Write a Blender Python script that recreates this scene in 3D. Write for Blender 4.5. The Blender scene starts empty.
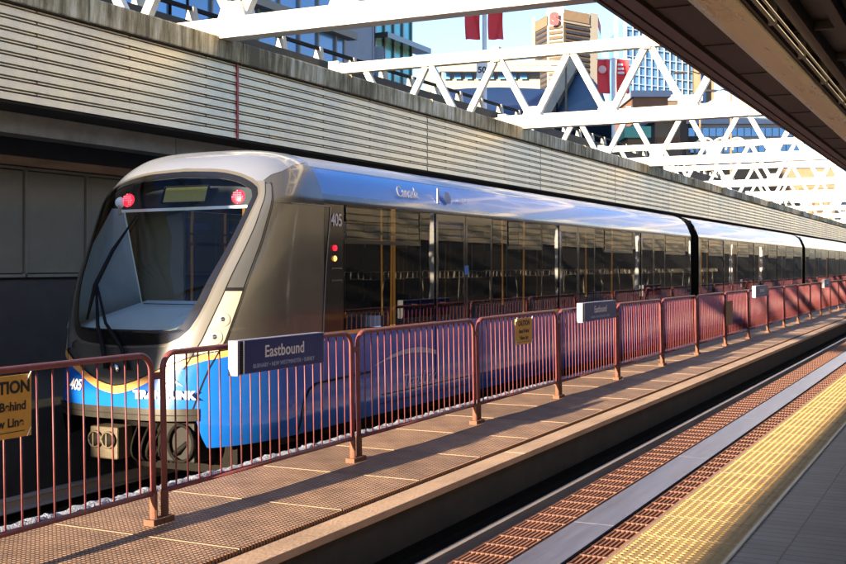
import bpy, math, random
from mathutils import Vector, Matrix
random.seed(7)
PI=math.pi
scn=bpy.context.scene
C=scn.collection
EYE=1.75
# ------------------------------------------------------------------ frame of reference
# d = metres to the left of the camera (across the tracks), t = metres along the tracks, z = height above the platform
def P(d,t,z): return Vector((-d,t,z))
FPX=1128.0; TH=math.atan(560/FPX); SN,CS=math.sin(TH),math.cos(TH)
def at(px,fwd):
    r=(px-423.0)/FPX*fwd
    return fwd*SN-r*CS, fwd*CS+r*SN            # d, t
def hz(py,fwd): return EYE-(py-265.0)*fwd/FPX
def lerp(x,xs,ys):
    if x<=xs[0]: return ys[0]
    for i in range(len(xs)-1):
        if x<=xs[i+1]:
            k=(x-xs[i])/(xs[i+1]-xs[i]); return ys[i]+k*(ys[i+1]-ys[i])
    return ys[-1]
ORD=['first','second','third','fourth','fifth','sixth','seventh','eighth','ninth','tenth','eleventh','twelfth','thirteenth','fourteenth','fifteenth','sixteenth','seventeenth','eighteenth','nineteenth','twentieth']
def ordn(i):
    if i<20: return ORD[i]
    n=i+1; tens={2:'twenty',3:'thirty',4:'forty',5:'fifty',6:'sixty'}[n//10]
    return {2:'twentieth',3:'thirtieth',4:'fortieth',5:'fiftieth',6:'sixtieth'}[n//10] if n%10==0 else tens+' '+ORD[n%10-1]

# ------------------------------------------------------------------ materials
def newmat(name):
    m=bpy.data.materials.new(name); m.use_nodes=True
    nt=m.node_tree; b=nt.nodes['Principled BSDF']; return m,nt,b
def N(nt,t,**k):
    n=nt.nodes.new(t)
    for a,v in k.items(): setattr(n,a,v)
    return n
def mat(name,col,rough=.6,metal=0.0,var=.12,scale=6.0,bump=.0,bscale=60,stretch=(1,1,1),coat=0,ior=1.5,dirt_light=0,dirt_light_col=(.05,.045,.035),dscale=1.2,emit=None,es=0,rv=1):
    m,nt,b=newmat(name); L=nt.links
    tc=N(nt,'ShaderNodeTexCoord'); mp=N(nt,'ShaderNodeMapping'); mp.inputs['Scale'].default_value=stretch
    L.new(tc.outputs['Object'],mp.inputs[0])
    nz=N(nt,'ShaderNodeTexNoise'); nz.inputs['Scale'].default_value=scale; nz.inputs['Detail'].default_value=6; nz.inputs['Roughness'].default_value=.65
    L.new(mp.outputs[0],nz.inputs['Vector'])
    mr=N(nt,'ShaderNodeMapRange'); mr.inputs[1].default_value=.25; mr.inputs[2].default_value=.75; mr.inputs[3].default_value=1-var; mr.inputs[4].default_value=1+var
    L.new(nz.outputs[0],mr.inputs[0])
    mx=N(nt,'ShaderNodeVectorMath',operation='SCALE'); mx.inputs[0].default_value=col[:3]
    L.new(mr.outputs[0],mx.inputs['Scale']); out=mx.outputs[0]
    if dirt_light:
        n2=N(nt,'ShaderNodeTexNoise'); n2.inputs['Scale'].default_value=dscale; n2.inputs['Detail'].default_value=8; n2.inputs['Roughness'].default_value=.7
        L.new(mp.outputs[0],n2.inputs['Vector'])
        r2=N(nt,'ShaderNodeMapRange'); r2.inputs[1].default_value=.48; r2.inputs[2].default_value=.72; r2.inputs[4].default_value=dirt_light
        L.new(n2.outputs[0],r2.inputs[0])
        m2=N(nt,'ShaderNodeMix',data_type='RGBA'); m2.inputs[7].default_value=(*dirt_light_col,1)
        L.new(r2.outputs[0],m2.inputs[0]); L.new(out,m2.inputs[6]); out=m2.outputs[2]
    L.new(out,b.inputs['Base Color'])
    rr=N(nt,'ShaderNodeMapRange'); rv_=0.12 if coat>=.3 else rv; rr.inputs[3].default_value=max(rough-.08*rv_,.02); rr.inputs[4].default_value=min(rough+.1*rv_,1)
    L.new(nz.outputs[0],rr.inputs[0]); L.new(rr.outputs[0],b.inputs['Roughness'])
    b.inputs['Metallic'].default_value=metal; b.inputs['Coat Weight'].default_value=coat; b.inputs['IOR'].default_value=ior
    b.inputs['Coat Roughness'].default_value=.08
    if bump:
        n3=N(nt,'ShaderNodeTexNoise'); n3.inputs['Scale'].default_value=bscale; n3.inputs['Detail'].default_value=4
        L.new(mp.outputs[0],n3.inputs['Vector'])
        bp=N(nt,'ShaderNodeBump'); bp.inputs['Strength'].default_value=bump; bp.inputs['Distance'].default_value=.02
        L.new(n3.outputs[0],bp.inputs['Height']); L.new(bp.outputs[0],b.inputs['Normal'])
    if emit:
        b.inputs['Emission Color'].default_value=(*emit,1); b.inputs['Emission Strength'].default_value=es
    return m
def glassmat(name,tint,rough=.02,ior=1.9,trans=.5,wavy=0.0):
    """dark tinted panes: partly see-through, mirror-like at a slant"""
    m,nt,b=newmat(name); L=nt.links
    nt.nodes.remove(b); out=nt.nodes['Material Output']
    tr=N(nt,'ShaderNodeBsdfTransparent'); tr.inputs[0].default_value=(*[c*trans for c in tint],1)
    gl=N(nt,'ShaderNodeBsdfGlossy'); gl.inputs['Roughness'].default_value=rough; gl.inputs[0].default_value=(1,1,1,1)
    fr=N(nt,'ShaderNodeFresnel'); fr.inputs[0].default_value=ior
    mx=N(nt,'ShaderNodeMixShader'); L.new(fr.outputs[0],mx.inputs[0]); L.new(tr.outputs[0],mx.inputs[1]); L.new(gl.outputs[0],mx.inputs[2])
    if wavy:
        tc=N(nt,'ShaderNodeTexCoord'); nz=N(nt,'ShaderNodeTexNoise'); nz.inputs['Scale'].default_value=1.6; nz.inputs['Detail'].default_value=1
        L.new(tc.outputs['Object'],nz.inputs['Vector'])
        bp=N(nt,'ShaderNodeBump'); bp.inputs['Strength'].default_value=wavy; bp.inputs['Distance'].default_value=.02
        L.new(nz.outputs[0],bp.inputs['Height']); L.new(bp.outputs[0],gl.inputs['Normal']); L.new(bp.outputs[0],fr.inputs['Normal'])
    L.new(mx.outputs[0],out.inputs[0]); return m
def concrete_stained(name,col,streak=1.0):
    m,nt,b=newmat(name); L=nt.links
    tc=N(nt,'ShaderNodeTexCoord'); sp=N(nt,'ShaderNodeMapping'); sp.inputs['Scale'].default_value=(1,2.6,.35)
    L.new(tc.outputs['Object'],sp.inputs[0])
    n1=N(nt,'ShaderNodeTexNoise'); n1.inputs['Scale'].default_value=2.2; n1.inputs['Detail'].default_value=8; n1.inputs['Roughness'].default_value=.7
    L.new(sp.outputs[0],n1.inputs['Vector'])
    n2=N(nt,'ShaderNodeTexNoise'); n2.inputs['Scale'].default_value=.5; n2.inputs['Detail'].default_value=5
    L.new(tc.outputs['Object'],n2.inputs['Vector'])
    ad=N(nt,'ShaderNodeMath',operation='MULTIPLY_ADD'); ad.inputs[1].default_value=.75; L.new(n2.outputs[0],ad.inputs[0]); L.new(n1.outputs[0],ad.inputs[2])
    cr=N(nt,'ShaderNodeValToRGB'); e=cr.color_ramp.elements
    e[0].position=.54; e[0].color=(*[c*.95 for c in col],1)
    e[1].position=.79; e[1].color=(.03,.026,.018,1)
    x=cr.color_ramp.elements.new(.615); x.color=(col[0]*.62,col[1]*.58,col[2]*.48,1)
    x=cr.color_ramp.elements.new(.70); x.color=(col[0]*.33,col[1]*.3,col[2]*.22,1)
    mr=N(nt,'ShaderNodeMapRange'); mr.inputs[2].default_value=1.0; mr.inputs[1].default_value=0; mr.inputs[4].default_value=streak
    mr.inputs[4].default_value=.735; L.new(ad.outputs[0],mr.inputs[0]); L.new(mr.outputs[0],cr.inputs[0]); L.new(cr.outputs[0],b.inputs['Base Color'])
    n3=N(nt,'ShaderNodeTexNoise'); n3.inputs['Scale'].default_value=30; n3.inputs['Detail'].default_value=6; L.new(tc.outputs['Object'],n3.inputs['Vector'])
    bp=N(nt,'ShaderNodeBump'); bp.inputs['Strength'].default_value=.5; bp.inputs['Distance'].default_value=.02
    L.new(n3.outputs[0],bp.inputs['Height']); L.new(bp.outputs[0],b.inputs['Normal']); b.inputs['Roughness'].default_value=.9
    return m
def studmat(name,col,dark,sp,r=.34,rough=.6,height=.006,var=.25,metal=0,sx=1.0,sy=1.0):
    """rows of small studs / holes laid out in the plane of a plate"""
    m,nt,b=newmat(name); L=nt.links
    tc=N(nt,'ShaderNodeTexCoord'); mp=N(nt,'ShaderNodeMapping'); mp.inputs['Scale'].default_value=(sx/sp,sy/sp,0)
    L.new(tc.outputs['Object'],mp.inputs[0])
    fr=N(nt,'ShaderNodeVectorMath',operation='FRACTION'); L.new(mp.outputs[0],fr.inputs[0])
    sb=N(nt,'ShaderNodeVectorMath',operation='SUBTRACT'); sb.inputs[1].default_value=(.5,.5,0); L.new(fr.outputs[0],sb.inputs[0])
    ln=N(nt,'ShaderNodeVectorMath',operation='LENGTH'); L.new(sb.outputs[0],ln.inputs[0])
    mr=N(nt,'ShaderNodeMapRange'); mr.interpolation_type='SMOOTHSTEP'; mr.inputs[1].default_value=r+.08; mr.inputs[2].default_value=r-.08; L.new(ln.outputs['Value'],mr.inputs[0])
    nz=N(nt,'ShaderNodeTexNoise'); nz.inputs['Scale'].default_value=2.5; nz.inputs['Detail'].default_value=8; nz.inputs['Roughness'].default_value=.7; L.new(tc.outputs['Object'],nz.inputs['Vector'])
    vr=N(nt,'ShaderNodeMapRange'); vr.inputs[1].default_value=.3; vr.inputs[2].default_value=.7; vr.inputs[3].default_value=1-var; vr.inputs[4].default_value=1+var; L.new(nz.outputs[0],vr.inputs[0])
    mx=N(nt,'ShaderNodeMix',data_type='RGBA'); mx.inputs[6].default_value=(*dark,1); mx.inputs[7].default_value=(*col,1); L.new(mr.outputs[0],mx.inputs[0])
    oi=N(nt,'ShaderNodeObjectInfo'); om=N(nt,'ShaderNodeMapRange'); om.inputs[3].default_value=.78; om.inputs[4].default_value=1.18; L.new(oi.outputs['Random'],om.inputs[0]); mu=N(nt,'ShaderNodeMath',operation='MULTIPLY'); L.new(om.outputs[0],mu.inputs[0]); L.new(vr.outputs[0],mu.inputs[1]); sc=N(nt,'ShaderNodeVectorMath',operation='SCALE'); L.new(mx.outputs[2],sc.inputs[0]); L.new(mu.outputs[0],sc.inputs['Scale']); L.new(sc.outputs[0],b.inputs['Base Color'])
    bp=N(nt,'ShaderNodeBump'); bp.inputs['Distance'].default_value=height; bp.inputs['Strength'].default_value=1; L.new(mr.outputs[0],bp.inputs['Height']); L.new(bp.outputs[0],b.inputs['Normal'])
    b.inputs['Roughness'].default_value=rough; b.inputs['Metallic'].default_value=metal
    return m
M={}
M['louver']=mat('louver_metal',(.90,.75,.46),.40,.15,.12,.55,dirt_light=.5,dirt_light_col=(.50,.46,.40),dscale=.8,stretch=(1,1.2,.35))  # warm and grey patches in the colour imitate patchy golden light on the boards
M['louver_back']=mat('louver_gap',(.03,.02,.015),.9)
M['parapet']=concrete_stained('stained_concrete',(.72,.64,.46),1.0)
M['concrete']=mat('grey_concrete',(.34,.31,.25),.9,0,.2,2.5,.4,40,dirt_light=.5,dirt_light_col=(.06,.05,.04))
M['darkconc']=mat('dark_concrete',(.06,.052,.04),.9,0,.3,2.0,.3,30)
M['warmconc']=mat('pale_concrete',(.5,.45,.36),.9,0,.12,2,.3,40,dirt_light=.3,dirt_light_col=(.25,.2,.14))
M['white']=mat('white_paint',(.62,.59,.50),.55,0,.06,3,dirt_light=.45,dirt_light_col=(.42,.33,.22),dscale=3.5)
M['whitep']=mat('white_enamel',(.8,.8,.78),.4,0,.03)
M['pink']=mat('faded_red_paint',(.185,.052,.057),.5,0,.28,9,.08,200,dirt_light=.5,dirt_light_col=(.10,.035,.03),dscale=5)
M['rust']=mat('rusty_steel',(.16,.065,.038),.8,0,.35,12,.4,120,dirt_light=.5,dirt_light_col=(.07,.03,.02),dscale=6)
M['rustbar']=mat('rust_bars',(.38,.17,.10),.7,0,.45,14,stretch=(1,.4,1),dirt_light=.5,dirt_light_col=(.07,.035,.025),dscale=5)
M['rail']=mat('rail_steel',(.46,.41,.38),.38,.35,.2,8,stretch=(1,.1,1))
M['lim']=mat('grey_reaction_plate',(.17,.165,.20),.36,.4,.4,3,stretch=(4,.25,1),dirt_light=.75,dirt_light_col=(.13,.10,.08),dscale=2)
M['tray']=studmat('brown_walkway_grating',(.52,.335,.21),(.14,.075,.045),.042,.36,.62,.010,.45)
M['ledge']=mat('brown_walkway_beam',(.50,.34,.22),.75,0,.25,2,.3,50,dirt_light=.5,dirt_light_col=(.12,.07,.045),dscale=1.5,stretch=(1,.35,1))
M['yellow']=mat('tactile_yellow',(.43,.28,.105),.7,0,.22,5,.15,80,dirt_light=.75,dirt_light_col=(.20,.145,.085),dscale=4.0)
M['yellowf']=studmat('tactile_yellow_far',(.45,.30,.11),(.32,.20,.075),.0555,.3,.7,.006,.3)
M['rope']=mat('pale_rough_edging',(.36,.39,.46),.85,0,.6,30,1.0,60,dirt_light=.6,dirt_light_col=(.10,.10,.11),dscale=14)
M['black']=mat('black_gloss',(.010,.009,.008),.14,0,.1,coat=.4,ior=1.6)
M['bmatt']=mat('black_rubber',(.012,.012,.012),.6)
M['under']=mat('underframe_dark',(.007,.006,.005),.7,0,.4,9,.3,60)
M['silver']=mat('hood_silver',(.22,.245,.30),.25,.35,.03,2,coat=.5)
M['bronze']=mat('champagne_grey_body',(.19,.185,.165),.22,.75,.06,2,coat=.6,dirt_light=.2,dirt_light_col=(.09,.08,.065),dscale=2.2)
M['darkgrey']=mat('dark_grey_panel',(.11,.105,.095),.24,.5,.05,2,coat=.5)
M['pillar']=mat('light_grey_pillar',(.19,.185,.17),.28,.4,.04,2,coat=.5)
M['cream']=mat('lamp_panel_cream',(.42,.38,.31),.3,.1,.03,2,coat=.3)
M['blue']=mat('train_blue_lower',(.006,.115,.50),.22,.0,.05,2,coat=.7,dirt_light=.25,dirt_light_col=(.012,.07,.2),dscale=1.6)
M['orange']=mat('orange_stripe',(.75,.36,.10),.35)
M['roofblue']=mat('train_blue_roof',(.012,.20,.72),.30,0,.04,1,coat=.35)
M['roofgrey']=mat('train_roof_grey',(.32,.32,.34),.42,.1,.1,1.5,stretch=(1,.3,1),coat=.3)
M['pane']=glassmat('train_window_glass',(.75,.72,.6),.012,1.58,.22,.045)
M['ws']=glassmat('windshield_glass',(.86,.97,1.0),.01,1.33,1.0)
M['lens']=mat('lamp_lens',(.5,.48,.42),.12,.3,.05,coat=1)
M['chrome']=mat('chrome',(.7,.7,.68),.12,1,.02)
M['red_led']=mat('red_lamp',(.35,.01,.02),.4,emit=(1,.02,.05),es=.28)
M['red_core']=mat('red_lamp_core',(.9,.1,.12),.4,emit=(1,.16,.2),es=.6)
M['signolive']=mat('dim_display',(.12,.11,.04),.5,0,.1,40,emit=(.4,.35,.08),es=.035)
M['inter']=mat('interior_bluegrey',(.42,.52,.58),.7,0,.05)
M['shelf']=mat('interior_white',(.85,.88,.84),.5,0,.04)
M['inner']=mat('interior_cream',(.30,.27,.2),.6)
M['seatblue']=mat('seat_blue',(.03,.06,.2),.8)
M['pole']=mat('glowing_yellow_pole',(.95,.5,.06),.35,emit=(1,.45,.06),es=.14)  # glow added to the grab poles, which are no lamps
M['coupler']=mat('coupler_beige',(.10,.078,.048),.55,.2,.2,12,.3,70,dirt_light=.4)
M['signblue']=mat('sign_navy',(.008,.025,.16),.3,0,.05,coat=.3)
M['txt']=mat('lettering_white',(.75,.75,.75),.5,0,.01)
M['txtblue']=mat('lettering_pale_blue',(.35,.42,.6),.5,0,.01)
M['caution']=mat('caution_yellow',(.62,.34,.05),.55,0,.12,10,dirt_light=.3,dirt_light_col=(.35,.18,.05))
M['ink']=mat('lettering_black',(.01,.008,.008),.6,0,.01)
M['soffit']=mat('brown_soffit',(.045,.03,.016),.5,.1,.2,2,dirt_light=.4,dirt_light_col=(.03,.02,.012),stretch=(1,.2,1))
M['soffit2']=mat('maroon_edge_trim',(.10,.055,.04),.42,.15,.2,2,stretch=(1,.2,1))
M['tray_gold']=mat('light_trough_cream',(.95,.80,.40),.28,.2,.12,2,stretch=(3,.35,1))
M['backwall']=mat('brown_wall_panel',(.27,.24,.16),.5,0,.15,2,coat=.2)
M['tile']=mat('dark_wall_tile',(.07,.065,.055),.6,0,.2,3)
M['blue_glass']=mat('blue_facade_glass',(.13,.30,.52),.15,.35,.12,.5,coat=.3)
M['sky_glass']=mat('pale_blue_facade_glass',(.10,.24,.44),.2,.2,.3,.12,coat=.3)
M['teal_glass']=mat('teal_facade_glass',(.10,.40,.40),.15,.4,.3,.3)
M['navy_mesh']=mat('dark_blue_cladding',(.012,.035,.10),.45,.3,.25,.35,stretch=(1,3,1))
M['blue_panel']=mat('blue_panel_cladding',(.035,.09,.17),.4,.3,.1,.3)
M['bwhite']=mat('facade_white',(.26,.24,.2),.7,0,.08,.5)
M['bbrown']=mat('facade_brown',(.085,.058,.035),.7,0,.2,.6)
M['bwin']=mat('facade_window_dark',(.035,.03,.03),.25,.2,.5,1.2)
M['brick']=mat('facade_brick',(.2,.095,.05),.85,0,.2,.8)
M['tan']=mat('facade_tan',(.2,.14,.085),.85,0,.15,.8)
M['greyb']=mat('facade_grey',(.30,.33,.38),.7,0,.1,.5)
M['flag']=mat('banner_red',(.75,.05,.06),.7,0,.08,2)
M['asphalt']=mat('asphalt',(.05,.05,.05),.9,0,.2,3,.3,60)
M['bed']=mat('track_bed_dark',(.03,.026,.022),.95,0,.4,4,.5,30)
M['greenroof']=mat('roof_green',(.12,.42,.32),.6)
for k_ in ('under','bmatt','bed'): M[k_].node_tree.nodes['Principled BSDF'].inputs['Specular IOR Level'].default_value=.12
def pavermat():
    m,nt,b=newmat('slate_pavers'); L=nt.links
    tc=N(nt,'ShaderNodeTexCoord'); mp=N(nt,'ShaderNodeMapping'); mp.inputs['Rotation'].default_value=(0,0,PI/2); L.new(tc.outputs['Object'],mp.inputs[0])
    br=N(nt,'ShaderNodeTexBrick'); br.offset=.5; br.inputs['Color1'].default_value=(.10,.10,.115,1); br.inputs['Color2'].default_value=(.065,.066,.08,1); br.inputs['Mortar'].default_value=(.016,.016,.018,1)
    br.inputs['Scale'].default_value=1; br.inputs['Mortar Size'].default_value=.008; br.inputs['Brick Width'].default_value=.12; br.inputs['Row Height'].default_value=.36; br.inputs['Mortar Smooth'].default_value=.3
    L.new(mp.outputs[0],br.inputs['Vector'])
    nz=N(nt,'ShaderNodeTexNoise'); nz.inputs['Scale'].default_value=3; nz.inputs['Detail'].default_value=8; L.new(tc.outputs['Object'],nz.inputs['Vector'])
    mr=N(nt,'ShaderNodeMapRange'); mr.inputs[3].default_value=.6; mr.inputs[4].default_value=1.5; L.new(nz.outputs[0],mr.inputs[0])
    sc=N(nt,'ShaderNodeVectorMath',operation='SCALE'); L.new(br.outputs[0],sc.inputs[0]); L.new(mr.outputs[0],sc.inputs['Scale']); L.new(sc.outputs[0],b.inputs['Base Color'])
    bp=N(nt,'ShaderNodeBump'); bp.inputs['Distance'].default_value=.006; bp.inputs['Strength'].default_value=.8; bp.invert=True
    L.new(br.outputs['Fac'],bp.inputs['Height']); L.new(bp.outputs[0],b.inputs['Normal']); b.inputs['Roughness'].default_value=.55
    return m
M['paver']=pavermat()

# ------------------------------------------------------------------ mesh helpers
class MB:
    def __init__(s): s.v=[]; s.f=[]
    def add(s,vs,fs):
        o=len(s.v); s.v+= [tuple(v) for v in vs]; s.f+=[tuple(i+o for i in f) for f in fs]; return s
    def box(s,d0,d1,t0,t1,z0,z1):
        a=[P(d,t,z) for z in (z0,z1) for t in (t0,t1) for d in (d0,d1)]
        return s.add(a,[(0,1,3,2),(4,6,7,5),(0,4,5,1),(2,3,7,6),(0,2,6,4),(1,5,7,3)])
    def bar(s,a,b,w,h=None,up=Vector((0,0,1))):
        h=h or w; a=Vector(a); b=Vector(b); x=(b-a).normalized(); y=x.cross(up)
        if y.length<1e-4: y=x.cross(Vector((0,1,0)))
        y.normalize(); zz=y.cross(x).normalized(); vs=[]
        for p in (a,b):
            for sy,sz in ((-1,-1),(1,-1),(1,1),(-1,1)): vs.append(p+y*sy*w/2+zz*sz*h/2)
        return s.add(vs,[(0,1,2,3),(7,6,5,4),(0,4,5,1),(1,5,6,2),(2,6,7,3),(3,7,4,0)])
    def tube(s,pts,r,n=10,close=True):
        pts=[Vector(p) for p in pts]; rings=[]; prev=None; rr=r if isinstance(r,(list,tuple)) else [r]*len(pts)
        for i,p in enumerate(pts):
            if i==0: x=pts[1]-p
            elif i==len(pts)-1: x=p-pts[i-1]
            else: x=(pts[i+1]-p).normalized()+(p-pts[i-1]).normalized()
            x.normalize()
            if prev is None:
                y=x.cross(Vector((0,0,1)))
                if y.length<.05: y=x.cross(Vector((0,1,0)))
            else: y=prev-x*prev.dot(x)
            y.normalize(); prev=y; z=x.cross(y)
            rings.append([p+y*math.cos(2*PI*k/n)*rr[i]+z*math.sin(2*PI*k/n)*rr[i] for k in range(n)])
        vs=[v for r_ in rings for v in r_]; fs=[]
        for i in range(len(pts)-1):
            for k in range(n):
                k2=(k+1)%n; fs.append((i*n+k,i*n+k2,(i+1)*n+k2,(i+1)*n+k))
        if close: fs.append(tuple(range(n-1,-1,-1))); fs.append(tuple((len(pts)-1)*n+k for k in range(n)))
        return s.add(vs,fs)
    def extrude_t(s,prof,t0,t1,nseg=1,closed=False,caps=False):
        """profile of (d,z) pairs swept along the tracks"""
        n=len(prof); vs=[]; fs=[]
        for k in range(nseg+1):
            t=t0+(t1-t0)*k/nseg
            vs+=[P(d,t,z) for d,z in prof]
        for k in range(nseg):
            for i in range(n if closed else n-1):
                j=(i+1)%n; fs.append((k*n+i,k*n+j,(k+1)*n+j,(k+1)*n+i))
        if caps: fs.append(tuple(range(n))); fs.append(tuple(nseg*n+i for i in range(n-1,-1,-1)))
        return s.add(vs,fs)
    def grid(s,rows):
        n=len(rows[0]); vs=[v for r in rows for v in r]; fs=[]
        for i in range(len(rows)-1):
            for k in range(n-1): fs.append((i*n+k,i*n+k+1,(i+1)*n+k+1,(i+1)*n+k))
        return s.add(vs,fs)
    def disc(s,c,nrm,r,n=24,dome=0.0,rings=4,squash=1.0):
        c=Vector(c); nrm=Vector(nrm).normalized(); y=nrm.cross(Vector((0,0,1))).normalized(); z=y.cross(nrm)
        rows=[]
        for j in range(rings+1):
            q=j/rings; rr=r*q; hh=dome*math.sqrt(max(0,1-q*q))
            rows.append([c+y*math.cos(2*PI*k/n)*rr+z*math.sin(2*PI*k/n)*rr*squash+nrm*hh for k in range(n+1)])
        return s.grid(rows)
    def build(s,name,m,parent=None,smooth=False,bevel=0):
        me=bpy.data.meshes.new(name); me.from_pydata(s.v,[],s.f); me.materials.append(M[m] if isinstance(m,str) else m)
        if smooth:
            me.polygons.foreach_set('use_smooth',[True]*len(me.polygons))
        me.update(); o=bpy.data.objects.new(name,me); C.objects.link(o)
        if parent is not None: o.parent=parent; o.matrix_parent_inverse=Matrix.Translation(parent.location).inverted() if parent.type=='EMPTY' else Matrix.Identity(4)
        if bevel:
            b=o.modifiers.new('bevel','BEVEL'); b.width=bevel; b.segments=2; b.limit_method='ANGLE'
        if smooth:
            pass
        return o
def tag(o,label=None,cat=None,group=None,kind=None):
    if label: o['label']=label
    if cat: o['category']=cat
    if group: o['group']=group
    if kind: o['kind']=kind
    return o
def empty(name,d,t,z,label,cat,group=None):
    o=bpy.data.objects.new(name,None); C.objects.link(o); o.location=P(d,t,z); o.empty_display_size=.3
    return tag(o,label,cat,group)
def child(o,parent):
    o.parent=parent
    return o
def copy_tree(src,delta=Vector((0,0,0))):
    c=src.copy(); C.objects.link(c); c.location=src.location+delta
    def rec(s,par):
        for ch in [x for x in src_children[s]]:
            k=ch.copy(); C.objects.link(k); k.parent=par; k.matrix_parent_inverse=ch.matrix_parent_inverse.copy()
            if ch in src_children: rec2(ch,k)
    def rec2(s,par):
        for ch in src_children.get(s,[]):
            k=ch.copy(); C.objects.link(k); k.parent=par; k.matrix_parent_inverse=ch.matrix_parent_inverse.copy(); rec2(ch,k)
    src_children={}
    for o in bpy.data.objects:
        if o.parent: src_children.setdefault(o.parent,[]).append(o)
    rec2(src,c)
    return c
def text(s,size,origin,xdir,ydir,name,m,parent,align='CENTER',depth=.002,bold=0.0,shear=0.0,sx=1.0,spacing=1.0):
    """lettering as thin solid letters lying on a surface"""
    cu=bpy.data.curves.new('tmp','FONT'); cu.body=s; cu.size=size; cu.align_x=align; cu.align_y='CENTER'; cu.extrude=depth/2; cu.offset=bold; cu.shear=shear; cu.space_character=spacing
    to=bpy.data.objects.new('tmp',cu); C.objects.link(to)
    dg=bpy.context.evaluated_depsgraph_get(); me=bpy.data.meshes.new_from_object(to.evaluated_get(dg))
    bpy.data.objects.remove(to); bpy.data.curves.remove(cu)
    x=Vector(xdir).normalized()*sx; y=Vector(ydir).normalized(); z=Vector(xdir).normalized().cross(y)
    o0=Vector(origin)
    for v in me.vertices:
        c=v.co.copy(); v.co=o0+x*c.x+y*c.y+z*c.z
    me.materials.clear(); me.materials.append(M[m]); me.name=name
    o=bpy.data.objects.new(name,me); C.objects.link(o)
    if parent is not None:
        o.parent=parent
        if parent.type=='EMPTY': o.matrix_parent_inverse=Matrix.Translation(parent.location).inverted()
    return o
ALONG=Vector((0,1,0)); UP=Vector((0,0,1)); RIGHT=Vector((1,0,0))

# ================================================================== SETTING
T0,T1=-45,150
def struct(name,mb,m,smooth=False): return tag(mb.build(name,m,None,smooth),kind='structure')
g=MB(); 
for (a,b) in ((-2500,2500),): g.add([(-2500,-1500,-1.45),(2500,-1500,-1.45),(2500,3500,-1.45),(-2500,3500,-1.45)],[(0,1,2,3)])
struct('ground',g,'asphalt')
struct('track_bed',MB().box(1.75,10.2,T0,T1,-1.44,-1.25),'bed')
# platform with its pavers, the yellow tactile strip on top
struct('platform',MB().box(-7.9,1.95,T0,T1,-1.4,0),'paver')
tk=MB().box(1.362,1.98,T0,T1,.0,.012)
ts=tag(tk.build('tactile_strip','yellowf'),'yellow tactile warning strip of raised domes along the near platform edge','tactile paving')
dm=MB(); sp=.0555
t=4.9
while t<19:
    for k in range(11):
        if (k==0): pass
        d=1.362+.03+k*sp
        dt=t+ (0 if True else 0)
        r0,r1,h=.0165,.009,.0065
        vs=[P(d+r0*math.cos(a),dt+r0*math.sin(a),.0121) for a in [i*PI/3 for i in range(6)]]+[P(d+r1*math.cos(a),dt+r1*math.sin(a),.0121+h) for a in [i*PI/3 for i in range(6)]]
        dm.add(vs,[(i,(i+1)%6,6+(i+1)%6,6+i) for i in range(6)]+[(6,7,8,9,10,11)])
    t+=sp
dm.build('tactile_domes','yellow',ts)
pl=MB().box(1.362,1.978,4.6,19.2,.0122,.0124); pl.build('tactile_plate','yellow',ts)
jn=MB(); jn.box(1.362,1.366,4.7,60,.0126,.0136); jn.box(1.974,1.978,4.7,60,.0126,.0136)
t=4.7
while t<60: jn.box(1.364,1.976,t,t+.007,.0126,.0136); t+=.61
jn.build('tile_joints',mat('tile_joint',(.62,.5,.3),.8),ts)
MB().box(1.345,1.361,T0,T1,.001,.0135).build('edge_trim',mat('pale_trim',(.6,.52,.36),.5),ts)
MB().box(1.982,2.0,T0,T1,-.12,.01).build('nosing',mat('nosing',(.36,.2,.12),.6),ts)

# near track: running rails, reaction plate, rusty gratings between them
RZ=-.75
def rail_profile(dc,zt):
    return [(dc-.035,zt),(dc+.035,zt),(dc+.037,zt-.03),(dc+.01,zt-.045),(dc+.01,zt-.12),(dc+.065,zt-.14),(dc+.065,zt-.15),(dc-.065,zt-.15),(dc-.065,zt-.14),(dc-.01,zt-.12),(dc-.01,zt-.045),(dc-.037,zt-.03)]
for i,(dc,lab) in enumerate(((4.22,'worn steel running rail beside the rusty grating of the near track'),(2.55,'steel running rail of the near track tucked under the platform edge'),(7.75,'running rail nearest the walkway under the blue train'),(9.35,'far running rail under the blue train'))):
    tag(MB().extrude_t(rail_profile(dc,RZ),T0,T1,1,True,True).build('running_rail','rail'),lab,'rail','running rails')
tag(MB().box(4.05,4.09,T0,T1,RZ-.2,RZ-.12).build('guard_angle','under'),'thin dark rusty angle strip between running rail and left grating','rail')
rp=MB(); tt=T0+.9
while tt<T1: rp.box(3.17,3.57,tt,tt+4.19,RZ-.03,RZ); tt+=4.2
rpo=tag(rp.build('reaction_rail','lim',bevel=.004),'long grey metal reaction plate between the two rusty gratings of the near track','reaction rail')
MB().box(3.14,3.6,T0,T1,RZ-.2,RZ-.032).build('support_beam','under',rpo)
def grating(d0,d1,z,label):
    r=empty('track_grating',(d0+d1)/2,10,z,label,'grating','rusty gratings of the near track')
    b=MB(); n=max(2,round((d1-d0)/.045)); 
    for k in range(n+1):
        d=d0+(d1-d0)*k/n; b.box(d-.008,d+.008,1,95,z-.03,z+.001)
    b.build('bearing_bars',M['rustbar'],r)
    c=MB(); t=1.2
    while t<70:
        c.box(d0,d1,t,t+.018,z-.012,z+.004)
        if t<45:
            for k in range(n+1):
                d=d0+(d1-d0)*k/n; c.box(d-.010,d+.010,t-.010,t+.026,z-.004,z+.005)
        t+=.34
    c.build('cross_rods',mat('rust_rods',(.15,.065,.04),.7,0,.3,20),r)
    f=MB().box(d1,d1+.008,1,95,z-.05,z+.004); f.build('edge_bar','rust',r); return r
grating(3.62,4.02,RZ-.01,'rusty orange grating strip between the grey plate and the running rail')
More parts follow.
